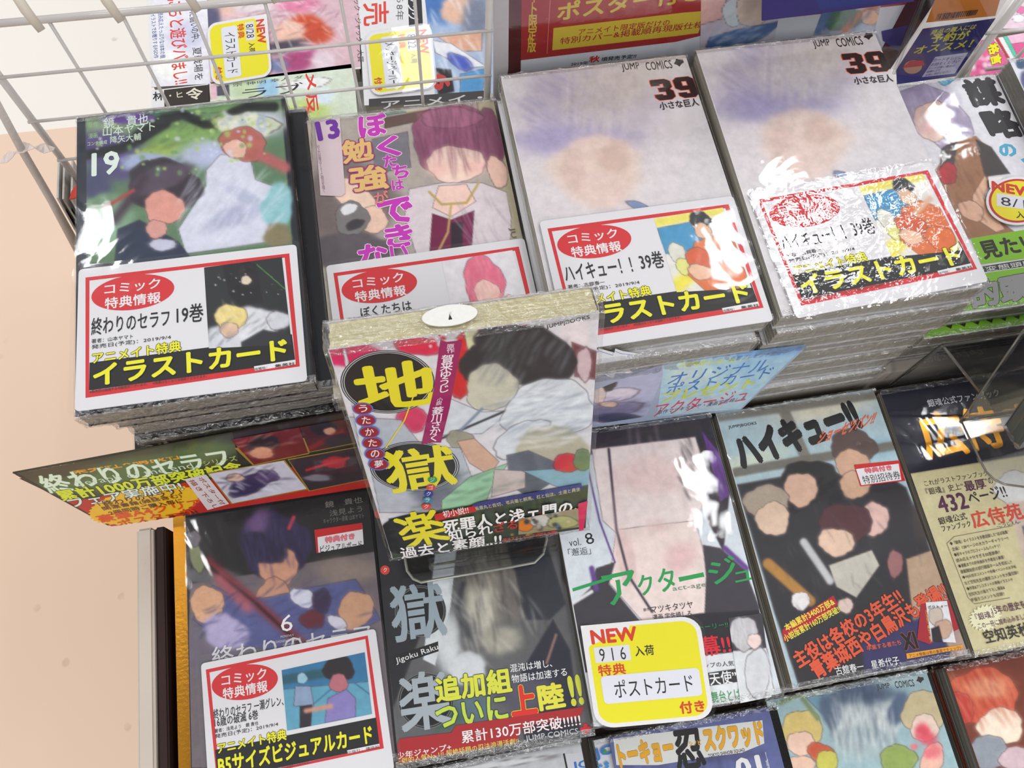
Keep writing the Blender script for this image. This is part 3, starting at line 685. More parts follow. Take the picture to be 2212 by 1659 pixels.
# ================================================================== comic stacks of the rear row
BW, BH = .112, .175
def full(e=.0004): return ('L', BW-2*e, BH-2*e)
def fin(r, T, lv, seed, W=BW, H=BH):
    add_wrap(r, W, H, T-.0002, seed, g=max(.0005, (lv-(T-.0008))+.0003))
YC = (232, 226, 40); BK = (28, 28, 30); RC = (206, 44, 50); WH = (228, 225, 226)
# ---- stack 1, dark nineteenth volume
topA, MA = stack('manga_volume', -167, 331, -373.4, 112, 175, 8, 15.56, .8, 'dark framed leaf-green comic numbered 19, top of the leftmost stack', 'the leftmost stack, under the comic numbered 19',
                 dxs=[(9, 3, -.3), (12, 4, .4), (11, 1, 0), (13, 3, .3)], group='copies in the leftmost stack', cover=(28, 29, 33), spine=(30, 26, 26), pages=(150, 144, 132))
s = Sheet(topA, MA, .01556-.0008+.00003); s.c = 1
s.art(full(), (34, 40, 46), [
    ('p', [(552, 760), (900, 690), (1300, 670), (1812, 622), (1860, 1200), (1898, 1700), (560, 1700)], (92, 122, 92), 6),
    ('e', 720, 780, 180, 90, 0, (150, 176, 132), 70), ('e', 860, 740, 200, 60, -6, (96, 66, 140), 40), ('e', 700, 960, 230, 110, 0, (88, 74, 130), 60), ('e', 820, 1060, 200, 100, 0, (82, 70, 120), 60),
    ('e', 620, 1200, 100, 130, 0, (70, 72, 105), 60), ('e', 1080, 700, 170, 60, 0, (66, 106, 84), 30), ('e', 1330, 680, 240, 50, -4, (100, 140, 90), 30), ('e', 1620, 760, 200, 90, -6, (140, 164, 92), 50),
    ('e', 1200, 900, 260, 110, -10, (128, 164, 90), 60), ('e', 980, 1010, 160, 60, -20, (150, 176, 84), 40), ('e', 1700, 790, 160, 80, 0, (190, 194, 214), 60), ('e', 1350, 1000, 190, 90, 0, (178, 184, 212), 60), ('e', 960, 1050, 190, 60, 0, (160, 172, 206), 40),
    ('l', [(555, 1000), (780, 960), (900, 900), (1060, 770), (1180, 740), (1320, 800), (1400, 800), (1500, 730), (1600, 690), (1770, 690)], 62, (34, 38, 38), 12), ('l', [(900, 880), (1060, 790)], 90, (36, 38, 40), 14),
    ('e', 700, 1420, 160, 150, 0, (132, 170, 138), 70), ('e', 640, 1320, 120, 60, -20, (110, 140, 110), 40),
    # plain pale and dark colour masses in place of the picture
    ('p', [(1420, 1000), (1610, 990), (1650, 1160), (1870, 1240), (1780, 1380), (1760, 1560), (1200, 1640), (1150, 1480), (1330, 1200), (1330, 1100)], (205, 206, 222), 26),
    ('e', 1500, 1400, 160, 60, -20, (168, 170, 196), 50), ('e', 1600, 1280, 160, 40, 30, (180, 184, 206), 40), ('e', 1790, 1330, 100, 150, 10, (140, 190, 196), 40), ('e', 1790, 1520, 90, 80, 0, (130, 120, 90), 40),
    ('e', 1600, 800, 220, 62, 4, (196, 204, 172), 30), ('d', 1600, 800, 200, 60, 60, 24, [(226, 226, 196), (150, 170, 120), (176, 186, 206), (214, 214, 190)], .9),
    ('e', 1570, 930, 150, 110, 10, (176, 100, 90), 26), ('l', [(1680, 1000), (1840, 1080)], 70, (176, 96, 96), 20), ('e', 1520, 960, 78, 60, 8, (226, 178, 160), 20),
    ('e', 1060, 1200, 240, 170, 10, (52, 44, 54), 26), ('e', 1040, 1150, 200, 80, -20, (84, 72, 88), 40), ('e', 1060, 1340, 130, 110, 8, (214, 150, 136), 26), ('l', [(740, 1420), (860, 1260), (930, 1150)], 60, (64, 48, 62), 30), ('l', [(680, 1340), (860, 1230)], 22, (160, 70, 66), 10),
    ('p', [(760, 1480), (900, 1420), (1150, 1560), (1260, 1700), (740, 1700)], (40, 50, 72), 20), ('e', 1050, 1580, 90, 40, 0, (190, 190, 210), 20), ('e', 1010, 1480, 70, 60, 0, (206, 150, 140), 24),
    ('s', 1500, 1300, 330, 260, -50, 30, 60, 220, 9, (226, 228, 240), .6), ('s', 900, 900, 380, 260, -30, 60, 60, 120, 10, (60, 74, 70), .4), ('d', 1180, 900, 600, 240, 90, 14, [(170, 196, 110), (110, 150, 90), (200, 206, 226)], .7),
    ('p', [(505, 745), (552, 738), (562, 1800), (500, 1800)], (42, 48, 58), 3)], .62)
GW = (206, 222, 206)
s.t('鏡　貴也', (668, 765), (958, 735), 66, GW, .012); s.t('原作', (570, 790), (630, 782), 36, (150, 180, 140), .0)
s.t('漫画', (570, 865), (630, 857), 32, (160, 186, 150), 0); s.t('山本ヤマト', (665, 820), (1000, 783), 62, GW, .012)
s.t('コンテ構成', (565, 918), (692, 904), 26, GW, .0); s.t('降矢大輔', (712, 882), (910, 858), 46, GW, .008)
s.t('19', (592, 990), (772, 970), 150, (214, 226, 216), .035)
fin(topA, .01556, s.lv, 11)
def spine_print(b, M, W, T, items):
    Ms = M @ Matrix.Translation((W/2+.00003, 0, T/2-.0004)) @ Matrix(((0, 0, 1, 0), (0, 1, 0, 0), (-1, 0, 0, 0), (0, 0, 0, 1)))
    for body, y0, y1, wd, col, bd in items:
        s = Sheet(b, Ms, .00003); s.c = 'L'; s.cl = None
        # place in the book's own frame: bake the side-on matrix into the letters
        o = s.t(body, (-wd/2, y0), (wd/2, y0), (-wd/2, y1), col, bd, vert=True, name='spine_lettering')
        o.matrix_parent_inverse = Matrix.Identity(4); o.matrix_local = M.inverted() @ Ms
for b_, M_, T_ in [(topA, MA, .01556)]+LAST[:3]:
    spine_print(b_, M_, BW, T_, [('19', 30, 22, 6, (176, 168, 160), .03), ('漫画山本ヤマト', 14, -20, 4, (130, 120, 112), .01), ('コンテ構成降矢大輔', -24, -60, 3.6, (130, 120, 112), .01), ('集英社', -72, -82, 3, (130, 120, 112), .01)])
# promo cards ------------------------------------------------------
CT = .0006
def promo_card(book_root, bookM, lvz, c, tl, tr, label, title, pic, lam=LAMI, author='著者：山本ヤマト', dx=0):
    """white bonus card in a clear sleeve, laid on a wrapped cover; the print is measured once on the first card"""
    global CARD_VIEW, CARD_SHEET
    zt = lvz
    d = Sheet(None, bookM, zt+CT); a, b = d.loc(*tl, c), d.loc(*tr, c)
    ang = math.atan2(b[1]-a[1], b[0]-a[0])
    M = bookM @ Matrix.Translation((a[0], a[1], zt)) @ Matrix.Rotation(ang, 4, 'Z')
    r = thing('promo_card', M, label, 'card', 'red bordered bonus cards')
    if CARD_VIEW is None: CARD_VIEW = M.copy()
    W, Hh = .1085, .0768
    prism('card', rrect(0, W, -Hh, 0, .002, 3)[::-1], 0, CT, mat((220, 218, 221), .5, noise=.01), r)
    s = Sheet(r, M, CT, view=CARD_VIEW); s.c = 4
    s.frame([(552, 142), (1868, -14), (1936, 716), (552, 920)], [(578, 162), (1838, 14), (1908, 682), (575, 874)], RC)
    s.poly([(578, 692), (1352, 592), (1885, 508), (1908, 688), (575, 872)], BK, 'black_band')
    s.poly([(1640, 716), (1908, 672), (1909, 704), (1645, 745)], WH, 'white_cell')
    s.ell(858, 238, 270, 112, -8, RC, 'red_badge')
    pic(s)
    s.t('コミック', (675, 188), (1035, 145), 66, WH, .02); s.t('特典情報', (678, 275), (1038, 232), 72, WH, .03)
    for (bd, p0, p1, hh) in title: s.t(bd, p0, p1, hh, BK, .018)
    s.t(author, (592, 541), (860, 508), 28, BK, .008); s.t('発売日(予定)：2019/9/4', (592, 578), (1104, 512), 32, BK, .008)
    s.t('アニメイト特典', (598, 630), (1168, 548), 72, YC, .035, out=BK, ow=.05)
    s.t('イラストカード', (602, 708), (1852, 535), 138, YC, .045, out=BK, ow=.035)
    s.t('※発売日は前後する可能性がございます。　※特典はなくなり次第終了となります。', (580, 872), (1335, 768), 20, (60, 60, 60), .01, name='small_print')
    s.t('出版社：', (1645, 727), (1725, 715), 18, BK, .01, name='small_print'); s.t('集英社', (1775, 706), (1905, 688), 19, BK, .02, name='small_print')
    prism('sleeve', rrect(-.0015+dx, W+.002, -Hh-.002, .002, .003, 3)[::-1], s.lv+.00004, s.lv+.00012, lam, r)
    return r
CARD_VIEW = None
def picA(s):
    s.art([(1318, 78), (1820, 10), (1884, 575), (1350, 600)], (40, 42, 46), [
        ('p', [(1430, 60), (1560, 20), (1660, 60), (1700, 300), (1560, 330), (1480, 260)], (30, 30, 34), 10), ('e', 1600, 130, 60, 70, 0, (38, 36, 40), 12), ('e', 1590, 160, 34, 30, 0, (220, 205, 180), 10),
        ('l', [(1660, 60), (1845, 220)], 5, (90, 160, 60), 3), ('e', 1480, 560, 160, 120, 0, (206, 208, 214), 40), ('e', 1640, 440, 150, 110, 0, (222, 222, 226), 40), ('e', 1800, 420, 80, 60, 0, (210, 210, 216), 30),
        ('e', 1490, 400, 106, 84, 0, (226, 204, 132), 18), ('e', 1480, 480, 60, 50, 0, (222, 186, 160), 16), ('s', 1490, 380, 90, 60, 60, 50, 20, 80, 7, (244, 232, 170), .7), ('s', 1600, 500, 260, 90, -40, 30, 30, 120, 6, (110, 112, 120), .6),
        ('p', [(1560, 560), (1700, 480), (1890, 520), (1890, 620), (1560, 640)], (46, 48, 54), 20), ('d', 1600, 180, 230, 140, 22, 5, [(200, 200, 196)], .8)], .55, 'printed_picture')
promo_card(topA, MA, .01556+.0002, 4, (508, 90), (1905, -72), 'red bordered card on the leftmost stack, title ending in 19', [('終わりのセラフ', (592, 405), (1095, 345), 112), ('19巻', (1140, 325), (1312, 305), 118)], picA, dx=-.0015)

# ---- stack 2, volume 13 with the mauve picture
topB, MB = stack('manga_volume', -48, 327, -390, 112, 174, 7, 15.43, .6, 'beige comic numbered 13 with mauve artwork, top of the second stack', 'the second stack, under the comic numbered 13',
                 group='copies in the second stack', cover=(196, 186, 168), spine=(198, 184, 166), pages=(160, 154, 140))
s = Sheet(topB, MB, .01543-.0008+.00003); s.c = 2
s.art(('L', BW-.001, .173), (190, 178, 162), [
    ('p', [(-200, 720), (0, 700), (500, 640), (900, 620), (1010, 640), (1100, 1300), (1130, 1700), (-200, 1700)], (170, 160, 152), 6),
    ('p', [(230, 680), (520, 650), (540, 700), (260, 750)], (110, 150, 130), 8), ('p', [(400, 680), (560, 660), (560, 710), (410, 730)], (200, 184, 150), 6), ('p', [(270, 760), (560, 710), (600, 760), (270, 830)], (96, 72, 66), 8),
    ('p', [(190, 900), (420, 850), (440, 1080), (210, 1120)], (120, 116, 124), 14), ('e', 50, 1300, 300, 260, 0, (120, 106, 104), 60), ('e', 60, 1620, 300, 120, 0, (92, 84, 90), 40),
    ('p', [(860, 640), (1010, 640), (1180, 1659), (1080, 1659)], (178, 168, 140), 12),
    ('e', 740, 900, 300, 230, 4, (136, 76, 104), 20), ('e', 960, 880, 90, 180, -14, (122, 68, 92), 20), ('e', 700, 760, 200, 70, 0, (160, 98, 124), 30), ('e', 730, 1060, 190, 120, 0, (238, 208, 192), 26), ('e', 620, 1090, 60, 40, 0, (238, 188, 178), 60), ('e', 850, 1080, 60, 40, 0, (236, 186, 176), 60),
    ('s', 740, 850, 260, 160, 80, 30, 90, 200, 10, (176, 112, 140), .55), ('s', 740, 880, 260, 190, 80, 30, 60, 220, 7, (84, 40, 62), .5),
    ('p', [(430, 1220), (640, 1180), (900, 1180), (1060, 1240), (1090, 1400), (1080, 1659), (480, 1659), (400, 1400)], (212, 200, 204), 16), ('p', [(620, 1200), (800, 1190), (860, 1300), (700, 1400), (580, 1340)], (236, 200, 186), 14),
    ('p', [(580, 1380), (700, 1420), (850, 1360), (830, 1659), (560, 1659)], (112, 28, 68), 10), ('p', [(700, 1440), (780, 1430), (770, 1659), (700, 1659)], (46, 30, 44), 8), ('l', [(560, 1240), (640, 1320), (800, 1310), (880, 1180)], 16, (180, 156, 96), 5), ('l', [(700, 1330), (680, 1500), (620, 1620)], 14, (186, 162, 100), 5),
    ('e', 1000, 1110, 60, 110, -20, (226, 186, 170), 20), ('s', 900, 1450, 170, 180, 60, 40, 20, 240, 6, (170, 156, 168), .6),
    ('e', 90, 1290, 200, 90, 40, (232, 200, 180), 24), ('e', 200, 1420, 90, 90, 0, (226, 190, 170), 20), ('e', 60, 1410, 110, 110, 0, (120, 116, 116), 8), ('e', 40, 1350, 60, 36, -20, (220, 220, 222), 16), ('e', 80, 1450, 60, 30, -20, (60, 56, 60), 14)], .62)
PU = (188, 50, 172); OR_ = (238, 130, 60)
for chx, tl, tr, h in [('ぼ', (90, 745), (275, 722), 150), ('く', (210, 890), (360, 870), 135), ('た', (255, 1005), (345, 993), 80), ('ち', (315, 1070), (420, 1058), 90), ('は', (312, 1165), (390, 1155), 70), ('で', (215, 1300), (440, 1265), 165), ('き', (260, 1465), (440, 1435), 150), ('な', (90, 1590), (280, 1560), 170), ('い', (300, 1590), (420, 1575), 130)]:
    s.t(chx, tl, tr, h, PU, .05, out=(236, 214, 226), ow=.03, name='title_lettering')
s.t('勉', (-20, 915), (180, 885), 150, (218, 178, 110), .04, out=(150, 50, 110), ow=.05, name='title_lettering'); s.t('強', (35, 1085), (280, 1055), 165, (218, 178, 110), .04, out=(150, 50, 110), ow=.05, name='title_lettering'); s.t('が', (195, 1245), (290, 1230), 80, (214, 120, 120), .03, name='title_lettering')
s.c = 1
s.poly([(2030, 760), (2190, 725), (2230, 1250), (2205, 1270), (2070, 1265)], (206, 186, 190)); s.t('13', (2030, 790), (2178, 765), 130, (104, 44, 150), .06)
s.t('砂上の妖精は[x]に明日を描く', (2046, 940), (2064, 940), (2085, 1245), (110, 80, 100), .0, vert=True, name='vertical_lettering')
s.c = 0; s.t('JUMP COMICS', (1112, 492), (1140, 640), (1098, 494), (96, 88, 70), .01)
fin(topB, .01543, s.lv, 12)
def picB(s):
    s.art([(1318, 78), (1820, 10), (1884, 500), (1350, 590)], (226, 222, 226), [('e', 1590, 230, 140, 190, 0, (226, 110, 136), 20), ('e', 1600, 300, 90, 90, 0, (240, 206, 190), 20), ('e', 1440, 480, 50, 60, 0, (220, 196, 160), 20), ('e', 1760, 400, 60, 80, 0, (226, 200, 170), 24),
        ('s', 1590, 200, 130, 160, 80, 20, 30, 120, 8, (240, 150, 170), .7), ('e', 1660, 330, 34, 24, 0, (240, 180, 170), 45)], .6, 'printed_picture')
promo_card(topB, MB, .01543+.0002, 0, (704, 574), (1117, 516), 'red bordered card with pink picture, half behind the upright book', [('ぼくたちは', (700, 385), (1060, 340), 70), ('勉強ができない　13巻', (600, 455), (1312, 380), 60)], picB, author='著者：筒井大志')

# ---- stacks 3 and 4, white volume 39
def block_digits(s, tl, tr, h):
    """the block numerals 39 with an orange edge"""
    D3 = [(0, 0), (.34, 0), (.45, .12), (.45, .40), (.38, .5), (.45, .60), (.45, .88), (.34, 1), (.05, 1), (-.02, .86), (-.02, .72), (.17, .72), (.17, .78), (.27, .78), (.27, .60), (.12, .60), (.12, .41), (.27, .41), (.27, .22), (.17, .22), (.17, .29), (-.02, .29), (-.02, .1)]
    O9 = [(.62, 0), (.92, 0), (1.02, .12), (1.02, .88), (.92, 1), (.66, 1), (.56, .88), (.56, .74), (.75, .74), (.75, .80), (.84, .80), (.84, .62), (.64, .62), (.53, .5), (.53, .12)]
    H9 = [(.71, .20), (.84, .20), (.84, .43), (.71, .43)]
    a = np.array(tl, float); ex = np.array(tr, float)-a; dn = np.array([-ex[1], ex[0]]); dn = dn/np.linalg.norm(dn)*h + ex*.14
    P = lambda L, g=0: [tuple(a+ex*x+dn*y) for x, y in L]
    def grow(L, g):
        L = np.array(L); n = len(L); R_ = []
        ar = sum(L[i][0]*L[(i+1) % n][1]-L[(i+1) % n][0]*L[i][1] for i in range(n)); sg = 1 if ar > 0 else -1
        for i in range(n):
            d1 = L[i]-L[i-1]; d2 = L[(i+1) % n]-L[i]; d1 = d1/np.linalg.norm(d1); d2 = d2/np.linalg.norm(d2)
            m = np.array([d1[1]+d2[1], -(d1[0]+d2[0])])*sg; m = m/(np.linalg.norm(m)**2+.3)*2*g; R_.append(tuple(L[i]+m))
        return R_
    OR = (226, 84, 40); K = (42, 32, 30)
    for L in (D3, O9): s.poly(P(grow(L, .022)), OR, 'volume_number_edge')
    for L in (D3, O9): s.poly(P(L), K, 'volume_number')
    s.poly(P(H9), OR, 'volume_number_edge'); s.poly(P([(.73, .23), (.82, .23), (.82, .40), (.73, .40)]), (214, 206, 206), 'volume_number_edge')
def cover39(root, M, T, seed, c, hair, skin, jc, num, sub, H=.175):
    s = Sheet(root, M, T-.0008+.00003); s.c = c
    hx, hy, hr, hq = hair; kx, ky, kr, kq = skin
    ops = [('e', hx, hy+hq*1.1, hr*1.3, hq*1.6, -8, (214, 206, 208), 120)]
    ops += [('e', hx-hr*.05, hy, hr, hq, -6, (194, 186, 196), 90), ('e', hx-hr*.3, hy+hq*.7, hr*.8, hq*.35, 0, (166, 158, 190), 70), ('e', hx+hr*.3, hy-hq*.5, hr*.7, hq*.4, -20, (202, 194, 190), 80)]
    for a_, n_, cl in ((-150, 40, (150, 142, 180)), (-120, 60, (172, 164, 186)), (-85, 80, (222, 212, 206)), (-60, 50, (190, 182, 180))):
        ops.append(('s', hx+hr*.45*math.cos(math.radians(a_)), hy+hq*.55*math.sin(math.radians(a_))+hq*.3, hr*.55, hq*.6, a_, 16, n_, hr*.6, hr*.025, cl, .55))
    ops += [('e', kx, ky, kr, kq, 0, (222, 200, 188), 50), ('e', kx+kr*.1, ky+kq*.75, kr*.6, kq*.6, 0, (220, 196, 186), 50), ('e', kx+kr*.35, ky-kq*.3, kr*.35, kq*.5, 0, (206, 178, 166), 60), ('e', kx-kr*.5, ky+kq*.1, kr*.25, kq*.7, 0, (212, 186, 176), 50),
            ('e', kx+kr*.9, ky+kq*1.25, kr*.25, kq*.12, 20, (120, 140, 180), 20)]
    s.art(full(), (210, 205, 207), ops, .62)
    (a, b, h), (a2, b2, h2), (e0, e1, er) = jc
    s.t('JUMP', a, b, h, (40, 36, 36), .02); s.t('COMICS', a2, b2, h2, (40, 36, 36), .02)
    s.ell(e0, e1, er, er*.85, 0, (40, 36, 36), 'emblem', 9, 1, -.35)
    block_digits(s, *num)
    s.t('小さな巨人', *sub, (44, 36, 36), .035)
    fin(root, T, s.lv, seed, H=H); return s
GC = 'copies of the white volume in the two stacks'
topC, MC_ = stack('manga_volume', 68.3, 331.6, -374.6, 112, 175, 8, 15.42, .9, 'white comic numbered 39, top of the left one of two white stacks', 'the left white stack', group=GC, cover=(222, 220, 222), spine=(216, 206, 200), pages=(176, 172, 160), dxs=[(-3, -5, -.5), (-4, -3, .2)])
cover39(topC, MC_, .01542, 13, 2, (1640, 700, 480, 300), (1640, 1080, 300, 200), (((1795, 412), (1910, 402), 56), ((1950, 402), (2118, 386), 56), (2170, 403, 34)), ((1985, 520), (2250, 493), 135), ((2038, 662), (2290, 634), 52))
topD, MD = stack('manga_volume', 183.9, 330.8, -369.6, 112, 175, 8, 16.05, .45, 'white comic numbered 39, top of the right one of two white stacks', 'the right white stack', jit=3.5, group=GC, cover=(224, 222, 224), spine=(216, 206, 200), pages=(180, 176, 162))
cover39(topD, MD, .01605, 14, 3, (720, 500, 460, 270), (790, 900, 290, 190), (((840, 262), (948, 250), 58), ((988, 250), (1155, 232), 58), (1205, 232, 32)), ((1035, 350), (1300, 330), 132), ((1104, 500), (1352, 480), 50))
def picC(s):
    s.art([(1318, 78), (1820, 10), (1884, 575), (1350, 600)], (226, 222, 216), [
        ('l', [(1330, 110), (1800, 30)], 60, (232, 220, 90), 20), ('l', [(1360, 560), (1560, 420)], 90, (232, 218, 70), 24), ('l', [(1650, 600), (1880, 500)], 60, (226, 214, 110), 24),
        ('p', [(1320, 150), (1560, 110), (1640, 250), (1480, 320), (1340, 330)], (66, 146, 190), 10), ('e', 1420, 320, 60, 70, 0, (216, 214, 200), 20), ('e', 1450, 420, 60, 60, 0, (222, 220, 130), 26),
        ('p', [(1560, 250), (1720, 200), (1850, 260), (1870, 460), (1840, 580), (1560, 600), (1460, 480)], (216, 112, 58), 16), ('e', 1640, 90, 76, 56, 0, (34, 38, 44), 10), ('e', 1640, 170, 60, 56, 0, (222, 180, 150), 14), ('l', [(1640, 300), (1800, 190)], 36, (222, 176, 150), 12),
        ('e', 1580, 380, 110, 90, 10, (210, 92, 52), 16), ('e', 1550, 460, 84, 56, 10, (232, 186, 156), 18), ('e', 1760, 480, 110, 90, 0, (222, 110, 50), 18)], .55, 'printed_picture')
TI = [('ハイキュー！！', (592, 405), (1080, 345), 112), ('39巻', (1140, 325), (1312, 305), 118)]
promo_card(topC, MC_, .01542+.0002, 0, (1165, 478), (1589, 422), 'red bordered card on the left white stack', TI, picC, author='著者：古舘春一')
promo_card(topD, MD, .01605+.0002, 0, (1617, 417), (2019, 348), 'red bordered card glaring with reflections on the right white stack', TI, picC, lam=LAMC, author='著者：古舘春一')

# ---- stack 5, white volume with green band, right edge
topE, ME = stack('manga_volume', 299, 334, -425, 112, 170, 5, 14.6, 0, 'white comic with big black title and green band, rightmost rear stack', 'the green banded stack', group='copies in the green banded stack', cover=(226, 224, 226), spine=(216, 214, 214), pages=(160, 156, 140), jit=2, dxs=[(3, -7, 0), (0, 0, 0), (2, -2, 0)])
s = Sheet(topE, ME, .0146-.0008+.00003); s.c = 3
s.art(('L', BW-.001, .169), (224, 222, 228), [
    ('p', [(1390, 600), (1560, 540), (1720, 600), (1860, 760), (1890, 860), (1860, 930), (1700, 980), (1500, 800)], (164, 152, 180), 24), ('e', 1620, 780, 120, 130, 0, (240, 200, 180), 30), ('e', 1590, 820, 40, 30, 0, (240, 176, 166), 50), ('s', 1650, 700, 180, 180, 70, 20, 40, 220, 8, (196, 186, 210), .7),
    ('p', [(1780, 900), (1900, 880), (1980, 960), (1980, 1140), (1900, 1300), (2150, 1500), (2000, 1560), (1700, 1520), (1640, 1100)], (164, 116, 84), 16), ('p', [(1900, 900), (2000, 950), (2120, 1120), (1960, 1140)], (70, 62, 62), 12), ('p', [(1680, 960), (1790, 880), (1760, 1060), (1660, 1160)], (74, 64, 66), 12),
    ('e', 1720, 1120, 60, 70, 0, (196, 50, 62), 18), ('p', [(1880, 1260), (1960, 1130), (1990, 1180), (1950, 1280), (2090, 1480), (2030, 1500), (1880, 1400)], (238, 190, 160), 14), ('e', 1870, 1360, 90, 60, 30, (232, 184, 156), 16),
    ('s', 1850, 1200, 160, 280, 60, 40, 30, 160, 6, (110, 74, 54), .5), ('e', 1700, 520, 40, 30, 0, (110, 190, 214), 8)], .7)
s.t('謀', (1790, 515), (2015, 492), (1880, 700), (54, 52, 56), .07, name='title_lettering'); s.t('略', (1905, 712), (2120, 690), (2010, 905), (54, 52, 56), .07, name='title_lettering'); s.t('の', (2030, 935), (2140, 920), 90, (84, 166, 200), .06)
s.poly([(1705, 510), (1770, 500), (1725, 545)], (84, 166, 200), 'triangle'); s.poly([(2190, 1030), (2240, 1010), (2240, 1080)], (84, 166, 200), 'triangle')
s.c = 17
s.poly([(1570, 1190), (2230, 1085), (2600, 1040), (2600, 1380), (1700, 1500)], (136, 194, 44), 'green_band'); s.t('見たい！', (1640, 1235), (2420, 1100), 225, (44, 38, 30), .045)
s.poly([(1715, 1525), (2600, 1385), (2600, 1470), (1740, 1592)], (48, 46, 44)); s.t('変態頭脳派', (1740, 1530), (2460, 1420), 62, (220, 220, 216), .01)
s.poly([(1500, 1640), (2600, 1480), (2700, 1950), (1300, 2085)], (130, 190, 44), 'green_band')
s.c = 6; s.t('的頭脳', (1850, 170), (2420, 70), (1880, 350), (150, 150, 150), .07, out=(44, 42, 38), ow=.03)
b_, M_, T_ = LAST[0]; s2 = Sheet(b_, M_, T_-.0008+.00003); s2.c = 'L'; s2.poly([(-55.5, -73), (55.5, -73), (55.5, -84.8), (-55.5, -84.8)], (130, 190, 44), 'green_band')
for x_ in range(-40, 56, 9): s2.poly([(x_, -78.5), (x_+5, -78.2), (x_+3, -81)], (44, 42, 38), 'lettering')
fin(topE, .0146, s.lv, 15, H=.170)
# round tag on it
TO0, ex_, fy_ = (2138, 380), (130, 28), (-4, 112)
cen = hitz(2190, 432, -424.4); r = thing('round_tag', Matrix.Translation(cen), 'round red rimmed tag dated 8/1 on the rightmost comic', 'tag')
s = Sheet(r, Matrix.Translation(cen), .0004); s.c = 17
q = [s.loc(2130+370*math.cos(a), 740+290*math.sin(a)) for a in np.linspace(0, 2*math.pi, 40, endpoint=False)]
prism('card', [tuple(p) for p in q][::-1], 0, .0004, mat((236, 232, 232), .45), r); s.poly([(1785, 460), (1960, 455), (1850, 620), (1800, 580)], (236, 232, 232))
s.ell(2130, 740, 340, 262, 0, (196, 36, 36)); s.ell(2130, 740, 310, 238, 0, (236, 222, 30)); s.t('NEW', (1822, 500), (2330, 590), 115, (206, 50, 34), .06); s.poly([(1885, 650), (2500, 740), (2500, 880), (1885, 800)], (226, 224, 232)); s.t('8/1', (1930, 690), (2225, 735), 100, BK, .0); s.t('入荷', (2110, 860), (2330, 890), 85, (40, 36, 36), .02)
prism('laminate', [tuple(p) for p in [s.loc(2130+390*math.cos(a), 740+310*math.sin(a)) for a in np.linspace(0, 2*math.pi, 40, endpoint=False)]][::-1], s.lv+.00004, s.lv+.0001, LAMI, r)
# ---- stack 6, taller pile cut by the right border
a = hitz(2181, 127, -412)
topQ, MQ = stack('manga_volume', max(412.5, a.x*1000), a.y*1000, -412, 112, 175, 6, 14.33, 0, 'pale comic in the stack cut off by the right border', 'the stack at the right border', group='copies in the stack at the right border', cover=(224, 224, 228), spine=(200, 200, 200), pages=(132, 128, 120), jit=1)
s = Sheet(topQ, MQ, .01433-.0008+.00003); s.c = 14; s.art(full(), (218, 220, 228), [('e', 2180, 760, 70, 60, 30, (60, 90, 120), 20), ('e', 2240, 950, 70, 120, 0, (90, 90, 130), 40), ('e', 2330, 1150, 120, 160, 0, (70, 70, 96), 60)], 1.0); fin(topQ, .01433, s.lv, 16)

# ================================================================== hanging header strips in front of the rear row
def leaning(name, corners, A, B, label, T=.0008, col=(44, 34, 30)):
    a, b = Vector((0, A[0]/1000, H0+A[1]/1000)), Vector((0, B[0]/1000, H0+B[1]/1000)); Y_ = (a-b).normalized(); X_ = Vector((1, 0, 0)); N_ = X_.cross(Y_)
    P = []
    for q in corners:
        d = Vector(ray(*q)); o = Vector((0, 0, H0)); P.append(o+d*((a-o).dot(N_)/d.dot(N_)))
    cen = sum(P, Vector())/len(P)
    M = Matrix(((X_.x, Y_.x, N_.x, 0), (X_.y, Y_.y, N_.y, 0), (X_.z, Y_.z, N_.z, 0), (0, 0, 0, 1))); M.translation = cen-N_*T
    r = thing(name, M, label, 'sign'); pts = [((p-cen).dot(X_), (p-cen).dot(Y_)) for p in P]
    prism('strip', pts[::-1], 0, T, mat(col, .45), r); s = Sheet(r, M, T); return r, s, pts
r, s, pts = leaning('header_strip', [(27, 1022), (842, 872), (870, 1032), (250, 1136), (232, 1135)], (153, -423), (134.5, -498), 'dark green and red header strip hanging under the leftmost stacks')
s.gain = 1.25; s.c = 4; s.cl = (1, max(abs(q[1]) for q in pts if q[1] < 0)-.0003)
s.poly([(85, 1402), (240, 1365), (1540, 1110), (2560, 930), (2600, 1230), (1700, 1420), (1200, 1480), (560, 1590), (440, 1590)], (42, 44, 34), 'dark_field')
s.art([(100, 1395), (1500, 1140), (1560, 1420), (440, 1590)], (50, 50, 38), [('e', 700, 1420, 560, 90, -10, (84, 108, 62), 60), ('e', 350, 1400, 220, 60, -10, (70, 62, 44), 50), ('e', 1290, 1280, 260, 70, -12, (90, 110, 70), 50)], 1.2, 'green_glow')
s.poly([(440, 1590), (1200, 1465), (1700, 1405), (2600, 1215), (2640, 1480), (1950, 1590), (720, 1749)], (178, 40, 34), 'red_field')
s.ell(930, 1610, 350, 110, -10, (222, 176, 40), 'yellow_burst', 80, 1, .05)
s.t('集英社×講談社', (418, 1362), (1150, 1255), 62, (216, 150, 40), .03)
s.t('終わりのセラフ', (215, 1425), (1440, 1240), 135, (214, 226, 206), .03, out=(96, 130, 70), ow=.03)
s.t('Seraph of the end', (480, 1455), (1230, 1335), 50, (196, 214, 186), .0); s.t('シリーズ', (1300, 1325), (1520, 1290), 34, (170, 200, 110), .01)
s.t('累計1000万部突破記念', (340, 1520), (1540, 1325), 78, (206, 214, 50), .04, out=(50, 70, 36), ow=.04)
s.t('フェア実施中!', (420, 1570), (1150, 1455), 66, (214, 224, 214), .03, out=(50, 70, 36), ow=.04)
